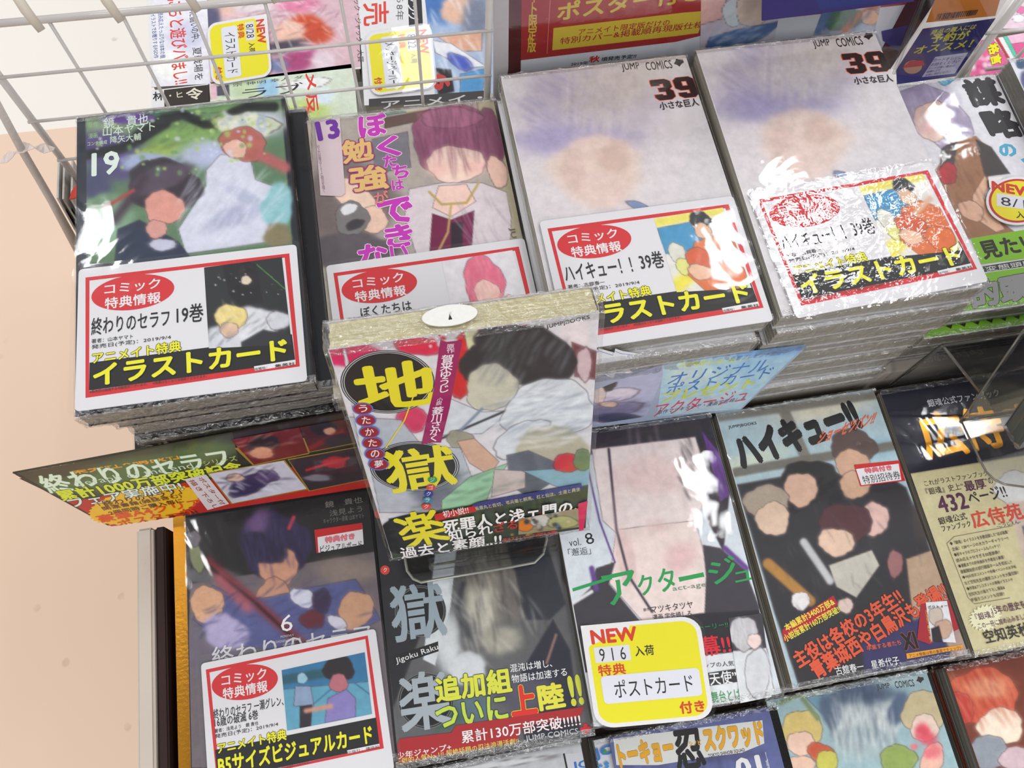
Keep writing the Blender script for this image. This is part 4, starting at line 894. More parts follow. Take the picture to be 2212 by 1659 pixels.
s.t('「終わりのセラフ」', (620, 1590), (1150, 1500), 40, (90, 44, 26), .02); s.t('関連書籍(雑誌含む)', (650, 1622), (1160, 1535), 30, (90, 44, 26), .015); s.t('2冊同時ご購入毎に', (690, 1650), (1170, 1565), 30, (90, 44, 26), .02)
s.t('豪華A4クリア', (610, 1680), (1290, 1565), 52, (214, 76, 30), .03); s.t('ポスターが', (740, 1710), (1240, 1620), 50, (206, 70, 30), .02); s.t('1つもらえる!!', (800, 1740), (1260, 1640), 40, (90, 44, 26), .02)
s.poly([(1190, 1440), (1330, 1410), (1480, 1600), (1340, 1640)], (206, 196, 196)); s.t('描き下ろし', (1250, 1440), (1420, 1625), (1215, 1450), (140, 50, 60), .02); s.t('ポスター付', (1310, 1425), (1460, 1600), (1275, 1433), (140, 50, 60), .02)
YG2 = (150, 120, 40)
for k, (cs, ops, bs) in enumerate([
    ([(1490, 1185), (1930, 1105), (1990, 1270), (1640, 1345)], [('e', 1700, 1210, 110, 50, -10, (34, 24, 28), 16), ('e', 1690, 1270, 80, 40, 0, (206, 140, 110), 20), ('s', 1700, 1220, 180, 80, -20, 40, 20, 130, 6, (226, 180, 160), .5)], (104, 24, 24)),
    ([(1935, 1104), (2500, 1005), (2560, 1150), (2000, 1262)], [('e', 2090, 1110, 90, 50, 0, (36, 26, 36), 16), ('e', 2130, 1130, 40, 26, 0, (206, 150, 120), 10), ('l', [(2212, 1130), (2000, 1240)], 30, (130, 30, 30), 10), ('e', 2190, 1200, 90, 50, 0, (46, 36, 44), 20)], (74, 26, 30)),
    ([(1350, 1405), (1830, 1320), (1980, 1500), (1500, 1595)], [('e', 1600, 1480, 130, 60, -20, (60, 50, 84), 24), ('e', 1720, 1420, 80, 40, 0, (90, 70, 110), 16), ('e', 1520, 1430, 60, 26, 0, (216, 180, 160), 14), ('s', 1650, 1450, 220, 90, -20, 60, 24, 160, 6, (40, 34, 60), .7), ('s', 1650, 1450, 220, 90, 20, 60, 16, 120, 6, (240, 240, 246), .7)], (196, 192, 204)),
    ([(1865, 1315), (2600, 1180), (2640, 1380), (2000, 1512)], [('e', 2100, 1400, 120, 40, -10, (40, 36, 44), 20), ('e', 2160, 1330, 80, 40, 0, (170, 30, 44), 16), ('e', 2050, 1430, 90, 24, 0, (120, 116, 126), 16), ('l', [(2250, 1300), (1980, 1380)], 16, (190, 40, 50), 6)], (52, 40, 46))]):
    s.poly([(x+(-8 if i in (0, 3) else 8), y+(-6 if i < 2 else 6)) for i, (x, y) in enumerate(cs)], YG2, 'thin_frame'); s.art(cs, bs, ops, .6, 'printed_picture')
s.t('※ポスターの絵柄はお選びいただけません。無くなり次第終了', (740, 1752), (1700, 1610), 18, (226, 200, 190), .0, name='small_print')
prism('laminate', pts[::-1], s.lv+.00004, s.lv+.0001, HEADF, r)

r, s, pts = leaning('header_strip', [(1180, 832), (1734, 746), (1742, 750), (1600, 886), (1180, 935)], (153, -413), (149.5, -496), 'light blue header strip with zigzag burst hanging under the left white stack', col=(176, 190, 214))
s.gain = 1.35; s.c = 5
s.art([(1500, 920), (2110, 680), (1960, 1040), (1500, 1110)], (172, 176, 204), [('e', 1700, 1000, 250, 40, -8, (120, 116, 150), 30), ('e', 1760, 900, 160, 40, -8, (216, 206, 226), 30), ('e', 1680, 830, 90, 46, 0, (44, 38, 44), 12), ('e', 1650, 900, 50, 60, 0, (226, 200, 190), 16), ('e', 1720, 960, 60, 20, 0, (214, 180, 160), 16), ('e', 1760, 1050, 160, 30, 0, (56, 60, 90), 24), ('s', 1800, 980, 200, 70, -10, 16, 30, 120, 6, (96, 92, 130), .6)], .8, 'printed_picture')
s.c = 6
s.art([(-110, 680), (805, 574), (380, 990), (-160, 1040)], (166, 200, 224), [('l', [(0, 660), (790, 590)], 60, (96, 146, 204), 40), ('e', 60, 760, 160, 80, 0, (196, 218, 236), 50), ('e', 400, 700, 200, 50, 0, (150, 190, 220), 50), ('s', 250, 800, 330, 160, 90, 10, 22, 260, 22, (206, 226, 240), .5), ('e', 150, 960, 260, 50, -6, (186, 204, 226), 40)], 1.0, 'printed_picture')
s.t('対象書籍を2冊ご購入で', (0, 690), (450, 650), 30, (206, 210, 90), .02); s.t('先着プレゼント開催中', (330, 650), (700, 605), 30, (90, 130, 190), .02)
s.t('オリジナル', (-60, 760), (600, 660), 78, (74, 120, 190), .01); s.t('ポストカード', (-80, 830), (610, 710), 70, (74, 120, 190), .01); s.t('プレゼント', (-110, 880), (500, 780), 66, (206, 210, 60), .03)
s.t('アクタージュ', (-160, 960), (460, 850), 80, (214, 70, 96), .0); s.t('原作マツキタツヤ・漫画宇佐崎しろ', (-150, 1000), (420, 905), 26, (90, 80, 110), .0, name='small_print')
s.c = 5
s.poly([(1500, 590), (1655, 605), (1650, 595), (1755, 625), (1760, 598), (1810, 615), (1925, 632), (1850, 680), (1905, 710), (1845, 730), (1875, 755), (1760, 760), (1745, 795), (1690, 765), (1500, 800)], WH, 'burst')
s.line([(1560, 604), (1650, 622), (1648, 612), (1745, 642), (1750, 612), (1800, 632), (1890, 640), (1815, 682), (1880, 715), (1822, 722), (1850, 745), (1752, 745), (1735, 775), (1690, 750), (1600, 770)], 5, (60, 110, 200))
s.t('です!!', (1620, 730), (1820, 710), 34, BK, .02)
prism('laminate', pts[::-1], s.lv+.00004, s.lv+.0001, HEADF, r)

# ================================================================== middle row
def ddrop(ztop, base, n): return (ztop-base)/n
# ---- volume 6, dark
topF, MF = stack('manga_volume', -157.5, 149.5, -504, 112, 172, 3, 15.5, -.3, 'dark comic numbered 6 with violet blue artwork, middle row far left', 'the dark middle row stack', group='copies of the dark middle row comic', cover=(34, 32, 36), spine=(24, 22, 24), pages=(150, 144, 132), jit=1)
s = Sheet(topF, MF, .0155-.0008+.00003); s.c = 7
s.art(('L', BW-.001, .1715), (34, 32, 34), [
    ('p', [(330, 470), (780, 400), (1110, 330), (1530, 260), (1700, 1659), (300, 1659)], (110, 100, 106), 8), ('e', 1350, 380, 200, 80, 0, (140, 124, 116), 50), ('e', 480, 900, 200, 200, 0, (106, 98, 112), 90), ('e', 450, 420, 200, 50, 0, (96, 96, 100), 40),
    ('e', 880, 220, 230, 210, 10, (46, 38, 70), 30), ('e', 770, 70, 60, 90, 40, (112, 84, 130), 50), ('e', 900, 360, 130, 130, 0, (206, 150, 124), 24), ('e', 870, 560, 110, 130, 0, (196, 144, 118), 26), ('e', 800, 240, 160, 90, 20, (40, 34, 62), 30),
    ('p', [(480, 480), (640, 560), (820, 560), (1180, 480), (1400, 440), (1480, 560), (1560, 700), (1200, 900), (900, 900), (560, 860), (350, 700), (400, 540)], (84, 88, 136), 30),
    ('e', 440, 600, 110, 120, 0, (214, 164, 130), 24), ('e', 1400, 640, 110, 130, 30, (196, 150, 120), 26), ('e', 1060, 560, 90, 60, 20, (206, 206, 222), 20), ('e', 560, 780, 150, 110, 20, (170, 160, 196), 40), ('e', 1280, 720, 70, 40, 30, (206, 202, 216), 20),
    ('l', [(450, 330), (760, 600), (1060, 860)], 60, (126, 44, 52), 26), ('l', [(420, 330), (760, 600), (1060, 880)], 22, (60, 30, 36), 8), ('l', [(520, 440), (700, 620)], 60, (170, 90, 100), 30), ('e', 1120, 700, 80, 60, 0, (100, 40, 50), 26), ('e', 1180, 580, 60, 80, 0, (56, 44, 70), 30),
    ('e', 370, 290, 40, 120, -14, (132, 138, 104), 14), ('e', 350, 180, 50, 50, 0, (110, 106, 116), 20), ('l', [(1000, 40), (970, 110)], 22, (196, 60, 80), 8),
    ('s', 950, 700, 600, 250, -30, 60, 60, 160, 7, (60, 62, 104), .6), ('s', 900, 220, 220, 200, 80, 20, 40, 160, 8, (70, 60, 110), .6)], .62)
s.t('鏡　貴也', (1200, -60), (1440, -95), 40, (130, 124, 120), .0); s.t('浅見よう', (1230, -5), (1440, -35), 40, (120, 114, 110), .0); s.t('キャラクター原案 山本ヤマト', (1190, 50), (1452, 12), 34, (120, 114, 112), .0)
s.t('6', (920, 670), (995, 665), 108, (232, 226, 226), .0, name='volume_number'); s.t('MONTHLY', (915, 805), (1000, 793), 14, (200, 196, 200), 0); s.t('SHONEN MAGAZINE', (885, 838), (1045, 815), 16, (200, 196, 200), 0); s.t('COMICS', (930, 860), (1005, 848), 14, (200, 196, 200), 0)
s.t('終わりのセラフ', (470, 880), (1490, 720), 130, (206, 204, 210), .01, name='title_lettering')
s.poly([(1135, 125), (1442, 78), (1452, 215), (1158, 270)], (226, 222, 224), 'slip'); s.poly([(1133, 122), (1442, 76), (1444, 118), (1138, 172)], (196, 34, 34), 'slip_band'); s.poly([(1133, 122), (1150, 120), (1160, 270), (1148, 272)], (196, 34, 34), 'slip_band')
s.t('特典付き', (1200, 168), (1392, 140), 42, (216, 120, 130), .06, out=(206, 70, 84), ow=.02); s.t('ビジュアルボード', (1170, 225), (1438, 190), 44, (30, 28, 30), .012)
fin(topF, .0155, s.lv, 21, H=.172)
# its card
zt = .0155+.0002; d = Sheet(None, MF, zt+CT); a, b = d.loc(400, 985, 7), d.loc(1512, 762, 7); ang = math.atan2(b[1]-a[1], b[0]-a[0])
M = MF @ Matrix.Translation((a[0], a[1], zt)) @ Matrix.Rotation(ang, 4, 'Z'); r = thing('promo_card', M, 'red bordered card with blue poolside picture on the dark middle row comic', 'card', 'red bordered bonus cards')
prism('card', rrect(0, .1005, -.077, 0, .002, 3)[::-1], 0, CT, mat((220, 218, 221), .5, noise=.01), r)
s = Sheet(r, M, CT); s.c = 7
s.frame([(432, 1024), (1478, 803), (1582, 1532), (505, 1760)], [(456, 1042), (1462, 826), (1553, 1520), (525, 1740)], RC)
s.poly([(492, 1542), (1532, 1333), (1555, 1520), (510, 1740)], BK, 'black_band'); s.ell(684, 1105, 216, 112, -9, RC, 'red_badge')
s.t('コミック', (532, 1060), (822, 1010), 72, WH, .02); s.t('特典情報', (540, 1145), (828, 1090), 74, WH, .03)
s.t('終わりのセラフ 一瀬グレン、', (480, 1280), (930, 1190), 66, BK, .015); s.t('16歳の破滅 6巻', (487, 1335), (768, 1280), 62, BK, .015)
s.t('著者：浅見よう　鏡 貴也', (488, 1408), (770, 1355), 26, BK, .008); s.t('発売日(予定)：2019/9/4', (490, 1442), (898, 1360), 32, BK, .008)
s.art([(922, 1028), (1458, 912), (1506, 1310), (958, 1418)], (96, 160, 186), [
    ('p', [(900, 1010), (1480, 900), (1480, 1100), (930, 1150)], (52, 116, 160), 20), ('l', [(930, 1090), (1240, 1040)], 60, (40, 90, 104), 10), ('l', [(1100, 1270), (1300, 1100)], 8, (60, 110, 140), 4), ('l', [(1380, 1100), (1500, 1190)], 8, (60, 110, 140), 4),
    ('p', [(1010, 1130), (1110, 1130), (1130, 1260), (1000, 1260)], (140, 160, 190), 12), ('e', 1055, 1080, 34, 36, 0, (150, 190, 206), 10), ('p', [(1040, 1260), (1120, 1250), (1110, 1400), (1040, 1400)], (44, 40, 50), 10),
    ('e', 1290, 1020, 100, 86, 0, (40, 34, 40), 14), ('e', 1290, 1110, 60, 60, 0, (186, 110, 120), 14), ('p', [(1220, 1210), (1340, 1150), (1400, 1210), (1400, 1330), (1200, 1370)], (136, 126, 186), 12), ('l', [(1080, 1290), (1240, 1260)], 30, (206, 150, 130), 10)], .55, 'printed_picture')
s.t('アニメイト特典', (505, 1498), (950, 1405), 72, YC, .035, out=BK, ow=.05); s.t('B5サイズビジュアルカード', (508, 1580), (1500, 1375), 122, YC, .04, out=BK, ow=.035)
s.t('※発売日は前後する可能性がございます。※特典はなくなり次第終了となります。', (520, 1722), (1102, 1608), 22, (60, 60, 60), 0, name='small_print'); s.poly([(1345, 1545), (1553, 1502), (1555, 1520), (1348, 1568)], WH); s.t('出版社：講談社', (1345, 1550), (1552, 1508), 18, BK, .01, name='small_print')
prism('sleeve', rrect(-.003, .1055, -.083, .0045, .003, 3)[::-1], s.lv+.00004, s.lv+.00012, LAMI, r)

# ---- grey and black volume, centre left
topG, MG = stack('manga_volume', -44.3, 146.8, -505.5, 111, 175, 3, 15, -.7, 'black and grey comic with ink portrait colours below the upright book', 'the black and grey stack in the middle row', group='copies of the black and grey comic', cover=(44, 44, 46), spine=(34, 32, 34), pages=(150, 146, 138), jit=1)
s = Sheet(topG, MG, .015-.0008+.00003); s.c = 8
s.art(('L', BW-.001, .1745), (96, 96, 98), [
    ('p', [(-300, 0), (40, 20), (130, 300), (60, 700), (-50, 1000), (-300, 1659)], (44, 44, 48), 24), ('p', [(120, 250), (260, 240), (220, 620), (120, 1000), (40, 960)], (214, 220, 224), 12), ('e', 470, 420, 180, 300, -4, (128, 122, 112), 60), ('e', 420, 640, 90, 160, -10, (196, 192, 176), 50), ('e', 640, 560, 110, 160, 0, (116, 110, 104), 50),
    ('e', 540, 830, 130, 90, 0, (166, 162, 148), 50), ('p', [(560, 160), (820, 150), (960, 600), (860, 700), (700, 700), (640, 400)], (48, 52, 60), 26), ('e', 430, 240, 160, 80, 0, (110, 106, 98), 40), ('l', [(300, 470), (260, 640), (310, 800)], 30, (56, 58, 66), 14),
    ('p', [(880, 700), (990, 900), (1060, 1450), (700, 1500), (640, 1100)], (44, 46, 58), 24), ('e', 330, 1020, 120, 110, 0, (206, 210, 214), 40), ('e', 700, 1180, 200, 120, 0, (84, 82, 96), 60), ('e', 200, 850, 80, 200, 0, (206, 210, 212), 50), ('e', 330, 1260, 160, 110, 0, (90, 108, 120), 50), ('e', 160, 1320, 120, 90, 0, (60, 90, 76), 50),
    ('l', [(840, 980), (900, 800)], 16, (150, 110, 100), 6), ('s', 550, 500, 330, 380, 80, 30, 60, 240, 9, (60, 60, 64), .6), ('s', 500, 700, 300, 380, 60, 50, 30, 200, 9, (206, 204, 196), .5), ('e', 980, 200, 60, 260, 0, (40, 40, 44), 20)], .62)
for cx, cy, rr_ in ((25, 645, 166), (60, 1225, 182)):
    s.ell(cx, cy, rr_, rr_*1.0, 0, (110, 112, 114)); s.ell(cx, cy, rr_*.97, rr_*.97, 0, (44, 44, 46)); s.ell(cx, cy, rr_*.93, rr_*.93, 0, (104, 106, 108)); s.ell(cx, cy, rr_*.9, rr_*.9, 0, (28, 28, 31), 'black_disc')
s.t('獄', (-185, 490), (160, 440), 360, (150, 164, 172), .03, name='title_lettering'); s.t('楽', (-130, 1060), (190, 1010), 370, (160, 170, 176), .03, name='title_lettering')
s.poly([(-150, 940), (138, 842), (142, 905), (-140, 1000)], (36, 36, 38)); s.t('Jigoku Raku', (-140, 950), (132, 858), 46, (226, 226, 226), .01)
s.t('追加組', (112, 1075), (600, 1005), 165, (214, 216, 70), .045, out=(40, 56, 48), ow=.03); s.t('混沌は増し、', (600, 990), (870, 955), 52, (232, 232, 232), .01); s.t('物語は加速する', (610, 1058), (965, 1010), 54, (232, 232, 232), .01)
s.t('ついに', (115, 1250), (575, 1180), 165, (190, 210, 76), .035, out=(40, 56, 48), ow=.03); s.t('上', (590, 1135), (760, 1110), 195, (214, 48, 44), .055, out=YC, ow=.02); s.t('陸', (770, 1125), (940, 1098), 170, (222, 216, 70), .05); s.t('!!', (965, 1065), (1050, 1050), 200, (206, 210, 70), .05)
s.poly([(-160, 1510), (-110, 1470), (225, 1430), (250, 1385), (1080, 1262), (1055, 1330), (690, 1390), (640, 1490), (-160, 1640)], (166, 40, 44), 'red_banner')
s.t('累計130万部突破!!!!!', (285, 1420), (1050, 1305), 82, (236, 226, 226), .02, out=(120, 20, 24), ow=.02); s.t('少年ジャンプ+', (-130, 1560), (220, 1500), 44, (240, 230, 230), .015)
s.t('圧倒的人気No.1!! 超絶話題の忍法浪漫活劇!!', (-140, 1600), (655, 1462), 42, (226, 206, 90), .008); s.t('JUMP COMICS', (700, 1450), (1040, 1400), 48, (190, 190, 192), .015); s.t('+', (1050, 1375), (1125, 1365), 72, (196, 40, 50), .09)
s.ell(-240, 20, 34, 30, 0, (206, 60, 50)) ; s.c = 7; s.ell(1590, 382, 30, 30, 0, (206, 70, 56)); s.t('ク', (1578, 370), (1602, 366), 26, WH, .01)
fin(topG, .015, s.lv, 22)

# ---- white volume 8 with the dark haired picture
topHh, MH = stack('manga_volume', 67.5, 148.5, -499, 112, 174, 3, 17.1, -.5, 'white comic marked vol. 8 with green handwritten title, middle row', 'the white stack with the green title', group='copies of the green titled comic', cover=(222, 224, 228), spine=(190, 186, 182), pages=(168, 162, 146), jit=1.5)
s = Sheet(topHh, MH, .0171-.0008+.00003); s.c = 8
s.art(('L', BW-.001, .1735), (216, 222, 228), [
    ('p', [(1100, -620), (1890, -660), (2040, -300), (1980, 260), (1880, 60), (1800, -400), (1000, -360)], (56, 48, 56), 12), ('p', [(1840, -520), (1990, -330), (2020, -100), (1960, -60), (1900, -300)], (110, 60, 150), 12),
    ('p', [(1130, -400), (1800, -480), (1890, -200), (1800, 130), (1640, 290), (1460, 300), (1200, 60)], (242, 226, 222), 16), ('e', 1500, -230, 240, 120, 0, (236, 208, 204), 60), ('p', [(1290, 120), (1800, 60), (1880, 380), (1860, 660), (1500, 760), (1240, 460)], (238, 218, 212), 20), ('e', 1700, 300, 110, 90, -30, (226, 190, 188), 60), ('e', 1350, 300, 60, 180, -10, (226, 196, 192), 40),
    ('l', [(1100, -300), (1180, 60), (1280, 330)], 12, (96, 70, 140), 4), ('l', [(1240, -400), (1290, 120), (1370, 420), (1520, 650)], 16, (66, 56, 70), 5),
    ('p', [(1160, 370), (1280, 330), (1240, 470), (1500, 780), (1540, 1000), (1000, 900), (990, 620), (1120, 500)], (64, 60, 68), 14), ('p', [(1850, 220), (1960, 240), (2120, 380), (2212, 620), (2230, 960), (1860, 720), (1870, 420)], (66, 62, 70), 14), ('l', [(1990, 240), (2130, 370)], 34, (104, 70, 140), 8), ('l', [(1000, 600), (1130, 520)], 22, (232, 230, 232), 6), ('l', [(1130, 370), (1160, 500)], 34, (104, 70, 140), 8),
    ('e', 1560, 100, 60, 30, 0, (230, 200, 194), 60), ('e', 1990, -560, 60, 80, 0, (226, 228, 232), 20), ('s', 1500, 0, 260, 500, 80, 16, 20, 400, 10, (230, 200, 198), .5), ('s', 1850, -300, 160, 260, 70, 30, 40, 160, 8, (40, 34, 42), .6),
    ('p', [(960, 780), (1840, 660), (2212, 640), (2260, 900), (1840, 940), (960, 1060)], (42, 42, 48), 6), ('p', [(1800, 935), (2262, 890), (2320, 1240), (1840, 1300)], (226, 228, 230), 6)], .62)
s.t('vol.', (980, 182), (1055, 172), 48, BK, .0, name='volume_number'); s.t('8', (1078, 150), (1128, 134), 74, BK, .0, name='volume_number'); s.t('「邂逅」', (975, 245), (1120, 228), 50, (50, 50, 54), .0)
GR = (46, 156, 84)
for ch_, tl, tr, h in (('ア', (1190, 420), (1400, 375), 200), ('ク', (1410, 425), (1510, 400), 130), ('タ', (1540, 380), (1650, 360), 150), ('ー', (1690, 428), (1850, 395), 30), ('ジ', (1860, 340), (2040, 280), 150), ('ュ', (2040, 400), (2160, 375), 66)): s.t(ch_, tl, tr, h, GR, .02, name='title_lettering')
s.poly([(1005, 500), (1260, 420), (1262, 440), (1010, 520)], GR, 'brush_stroke')
s.t('act-age', (1650, 492), (1865, 462), 34, (110, 140, 120), .0); s.t('原作', (1462, 630), (1500, 624), 20, BK, 0); s.t('マツキタツヤ', (1508, 615), (1778, 580), 46, (40, 40, 44), .0); s.t('漫画 宇佐崎しろ', (1520, 670), (1770, 640), 40, (40, 40, 44), .0)
s.t('ヒロインストーリー!!', (1600, 760), (2005, 715), 34, (46, 150, 84), .0); s.t('開幕!!', (1700, 830), (2010, 790), 130, (214, 40, 56), .03); s.t('トップの人気を誇る', (1820, 985), (2160, 955), 34, (60, 60, 64), 0)
s.poly([(1850, 1050), (2150, 1005), (2160, 1090), (1880, 1130)], (56, 54, 58)); s.t('“天使”女優', (1850, 1045), (2205, 1010), 86, (232, 232, 232), .02); s.t('の舞台とは――!!', (1850, 1175), (2205, 1125), 78, (46, 150, 84), .0)
s.art([(2010, 690), (2230, 660), (2290, 1200), (2090, 1240)], (66, 64, 70), [('p', [(1980, 910), (2300, 880), (2330, 1300), (2000, 1300)], (222, 224, 226), 6), ('e', 2110, 790, 92, 110, 0, (196, 192, 196), 16), ('e', 2180, 840, 46, 50, 0, (240, 216, 208), 16), ('e', 2200, 1050, 80, 170, 0, (214, 214, 218), 24), ('s', 2100, 780, 80, 90, 80, 30, 20, 120, 6, (236, 236, 238), .6)], .6, 'printed_picture')
fin(topHh, .0171, s.lv, 23, H=.174)
# yellow tag on it
e0 = ((1780-1078)/2.98919, (672-712)/2.98919)
tagthing((1254, 1352), (256, -23), (34, 223), -498.1, 'large yellow tag dated 9/6 on the white comic with green title', '9 1 6', 'ポストカード')

# ---- school group volume
topI, MI = stack('manga_volume', 187.2, 149.4, -504.5, 112, 174, 3, 15.3, .5, 'novel with blue sky cover and bold slanted black title, middle row right', 'the blue sky novel stack', group='copies of the blue sky novel', cover=(206, 204, 200), spine=(206, 200, 196), pages=(160, 152, 134), jit=1.5)
s = Sheet(topI, MI, .0153-.0008+.00003); s.c = 6
s.art(('L', BW-.001, .1735), (178, 200, 208), [
    ('e', 400, 1350, 300, 60, -20, (206, 216, 200), 50), ('e', 900, 1000, 300, 60, -10, (222, 216, 196), 60), ('e', 1250, 1250, 200, 60, -10, (150, 190, 206), 50), ('l', [(230, 1050), (1270, 900)], 50, (130, 126, 118), 10), ('l', [(660, 1000), (800, 1300)], 70, (134, 130, 122), 8), ('l', [(350, 1400), (800, 1320), (1360, 1230)], 60, (120, 116, 108), 8),
    ('p', [(360, 1480), (700, 1420), (1300, 1400), (1450, 1500), (1880, 2600), (2200, 2900), (900, 3200), (600, 2300)], (52, 50, 54), 24),
    ('e', 1110, 1230, 150, 110, 10, (92, 74, 70), 16), ('e', 1100, 1340, 110, 90, 0, (212, 170, 142), 20), ('e', 830, 1440, 180, 120, 0, (44, 42, 44), 18), ('e', 770, 1510, 110, 110, 10, (220, 180, 156), 24), ('e', 1120, 1480, 100, 90, 0, (210, 168, 142), 24),
    ('e', 550, 1590, 150, 110, 0, (176, 160, 142), 24), ('e', 590, 1700, 110, 110, 0, (228, 196, 172), 24), ('e', 1330, 1650, 130, 160, 0, (52, 48, 52), 20), ('e', 1250, 1700, 90, 110, 0, (230, 190, 180), 24), ('e', 1060, 1730, 170, 130, 0, (88, 54, 58), 18), ('e', 1000, 1850, 120, 90, 10, (230, 196, 172), 24),
    ('p', [(950, 2000), (1230, 1900), (1280, 2000), (1130, 2210), (1000, 2140)], (196, 190, 178), 16), ('l', [(560, 1990), (830, 2230)], 70, (180, 130, 66), 10), ('l', [(790, 1850), (960, 2100)], 50, (196, 196, 196), 10), ('p', [(1450, 1960), (1620, 1900), (1750, 2300), (1500, 2400)], (190, 160, 134), 20), ('e', 1380, 1990, 50, 90, 0, (160, 110, 110), 16),
    ('e', 770, 2230, 60, 60, 30, (232, 226, 226), 16), ('e', 1060, 2260, 50, 50, 0, (226, 200, 190), 20), ('p', [(1160, 2500), (1620, 2300), (1820, 2560), (1200, 2800)], (60, 56, 100), 40), ('p', [(1640, 2350), (1740, 2300), (1900, 2600), (1800, 2700)], (176, 150, 140), 30),
    ('e', 1560, 1600, 70, 260, 0, (70, 60, 60), 40), ('s', 1100, 2000, 500, 400, 60, 50, 40, 160, 6, (90, 86, 90), .4)], .62)
s.t('ハイキュー!!', (300, 1175), (1080, 905), (400, 1400), (38, 38, 40), .10, name='title_lettering'); s.t('ショーセツバン!!', (905, 1130), (1270, 995), (870, 1225), (226, 110, 76), .06, name='title_lettering')
s.t('JUMPjBOOKS', (300, 1100), (482, 1072), 24, (50, 50, 54), .03)
s.c = 9
s.poly([(650, 770), (690, 730), (980, 545), (1010, 600), (960, 660), (720, 800), (660, 850)], (176, 36, 50), 'red_burst')
YI = (232, 222, 80)
s.t('本編累計3400万部&', (655, 735), (970, 560), 50, YI, .03); s.t('小説版累計160万部突破!!', (650, 805), (1010, 605), 50, YI, .03)
OI = (226, 92, 62)
s.t('主役は各校の3年生!!', (700, 920), (1380, 490), 120, OI, .04, out=(50, 24, 24), ow=.03); s.t('青葉城西や白鳥沢も登場!!', (810, 985), (1670, 450), 130, OI, .04, out=(50, 24, 24), ow=.03)
s.t('卒業する者たち', (1190, 870), (1410, 830), 34, (226, 100, 70), .02); s.t('XI', (1405, 790), (1500, 775), 115, (30, 28, 30), .06, out=(200, 110, 70), ow=.02); s.t('古舘春一　星希代子', (985, 1005), (1395, 935), 56, (226, 226, 226), .02, out=BK, ow=.03)
s.poly([(1450, 920), (1815, 862), (1812, 890), (1455, 955)], (232, 160, 50)); s.t('アニメ情報は帯の裏面でチェック!!', (1465, 925), (1800, 870), 24, (90, 40, 30), .01)
s.poly([(1545, 600), (1740, 570), (1790, 760), (1600, 860), (1520, 830)], (170, 40, 54)); s.t('リバーシブルカバー「木兎」Ver.付き!!', (1570, 640), (1585, 637), (1600, 850), YI, .01, vert=True)
s.art([(1575, 590), (1712, 580), (1770, 850), (1612, 842)], (230, 230, 232), [('e', 1640, 680, 46, 60, 0, (206, 190, 176), 16), ('e', 1690, 760, 56, 60, 0, (206, 170, 146), 16), ('p', [(1610, 760), (1660, 740), (1690, 860), (1620, 860)], (46, 44, 48), 8)], .5, 'printed_picture')
s.t('ボクトォー!', (1585, 612), (1720, 600), 22, (50, 48, 50), .03)
s.c = 6
s.poly([(1113, 1352), (1425, 1320), (1443, 1455), (1155, 1490)], (200, 34, 36), 'slip_rim'); s.poly([(1125, 1380), (1400, 1345), (1418, 1450), (1160, 1484)], (228, 224, 226), 'slip')
s.t('特典付き', (1175, 1375), (1350, 1352), 36, (216, 110, 124), .06, out=(206, 60, 76), ow=.02); s.t('特別招待券', (1160, 1425), (1400, 1390), 54, (30, 28, 34), .0, name='handwritten_word')
fin(topI, .0153, s.lv, 24, H=.174)

# ---- fan book, navy over cream
topJ, MJ = stack('manga_volume', 302.5, 147.5, -504, 126, 173, 3, 15.3, .2, 'thick book with navy top, gold characters and cream band, right border', 'the navy and cream stack', group='copies of the navy and cream book', cover=(44, 42, 58), spine=(40, 38, 54), pages=(156, 148, 130), jit=1.5)
s = Sheet(topJ, MJ, .0153-.0008+.00003); s.c = 6
s.art(('L', .125, .1725), (38, 37, 52), [('p', [(1470, 1410), (2212, 1290), (2700, 1220), (3200, 2900), (1900, 2700)], (208, 198, 154), 4), ('e', 2150, 1500, 130, 110, 0, (222, 222, 220), 30), ('p', [(2080, 1600), (2400, 1560), (2500, 2000), (2200, 1950), (2150, 1750)], (206, 186, 172), 40), ('p', [(2200, 1750), (2500, 1680), (2600, 2100), (2280, 2050)], (110, 110, 112), 16)], .75)
s.t('銀魂公式ファンブック', (1580, 932), (2040, 860), 50, (222, 222, 226), .02)
GD = mat((226, 158, 44), .25, .7, noise=.05); k0 = len(bpy.data.objects)
for ch_, tl, tr, h in (('広', (1490, 1025), (1770, 990), 300), ('侍', (1750, 1000), (2020, 960), 280), ('苑', (2050, 970), (2400, 930), 280)):
    o = s.t(ch_, tl, tr, h, (226, 158, 44), .035, name='title_lettering'); o.data.materials[0] = GD
BRN = (60, 48, 44); PL = (88, 44, 74)
s.t('これがラストファンブック', (1560, 1455), (1970, 1385), 38, BRN, .005); s.t('『銀魂』史上“', (1570, 1505), (1810, 1465), 46, BRN, .01); s.t('最厚', (1815, 1462), (1950, 1440), 66, PL, .03); s.t('”の', (1955, 1440), (2000, 1432), 42, BRN, .01)
s.t('432', (1635, 1560), (1820, 1525), 112, PL, .03); s.t('ページ!!', (1835, 1530), (2075, 1480), 84, (50, 40, 44), .02)
s.c = 9
s.t('銀魂公式', (1650, 45), (1830, 8), 48, BRN, .012); s.t('ファンブック', (1672, 95), (1858, 60), 42, BRN, .012); s.t('広侍苑', (1850, 8), (2175, -55), 112, (214, 70, 50), .03); s.t('-こうじえん-', (2030, 85), (2180, 55), 26, BRN, 0)
fr = [(1705, 205), (1760, 160), (2130, 95), (2150, 110)]
s.line([(1712, 210), (1760, 165), (2140, 95)], 3, (120, 110, 90)); s.line([(1712, 210), (1850, 560), (1890, 600), (2120, 560)], 3, (120, 110, 90))
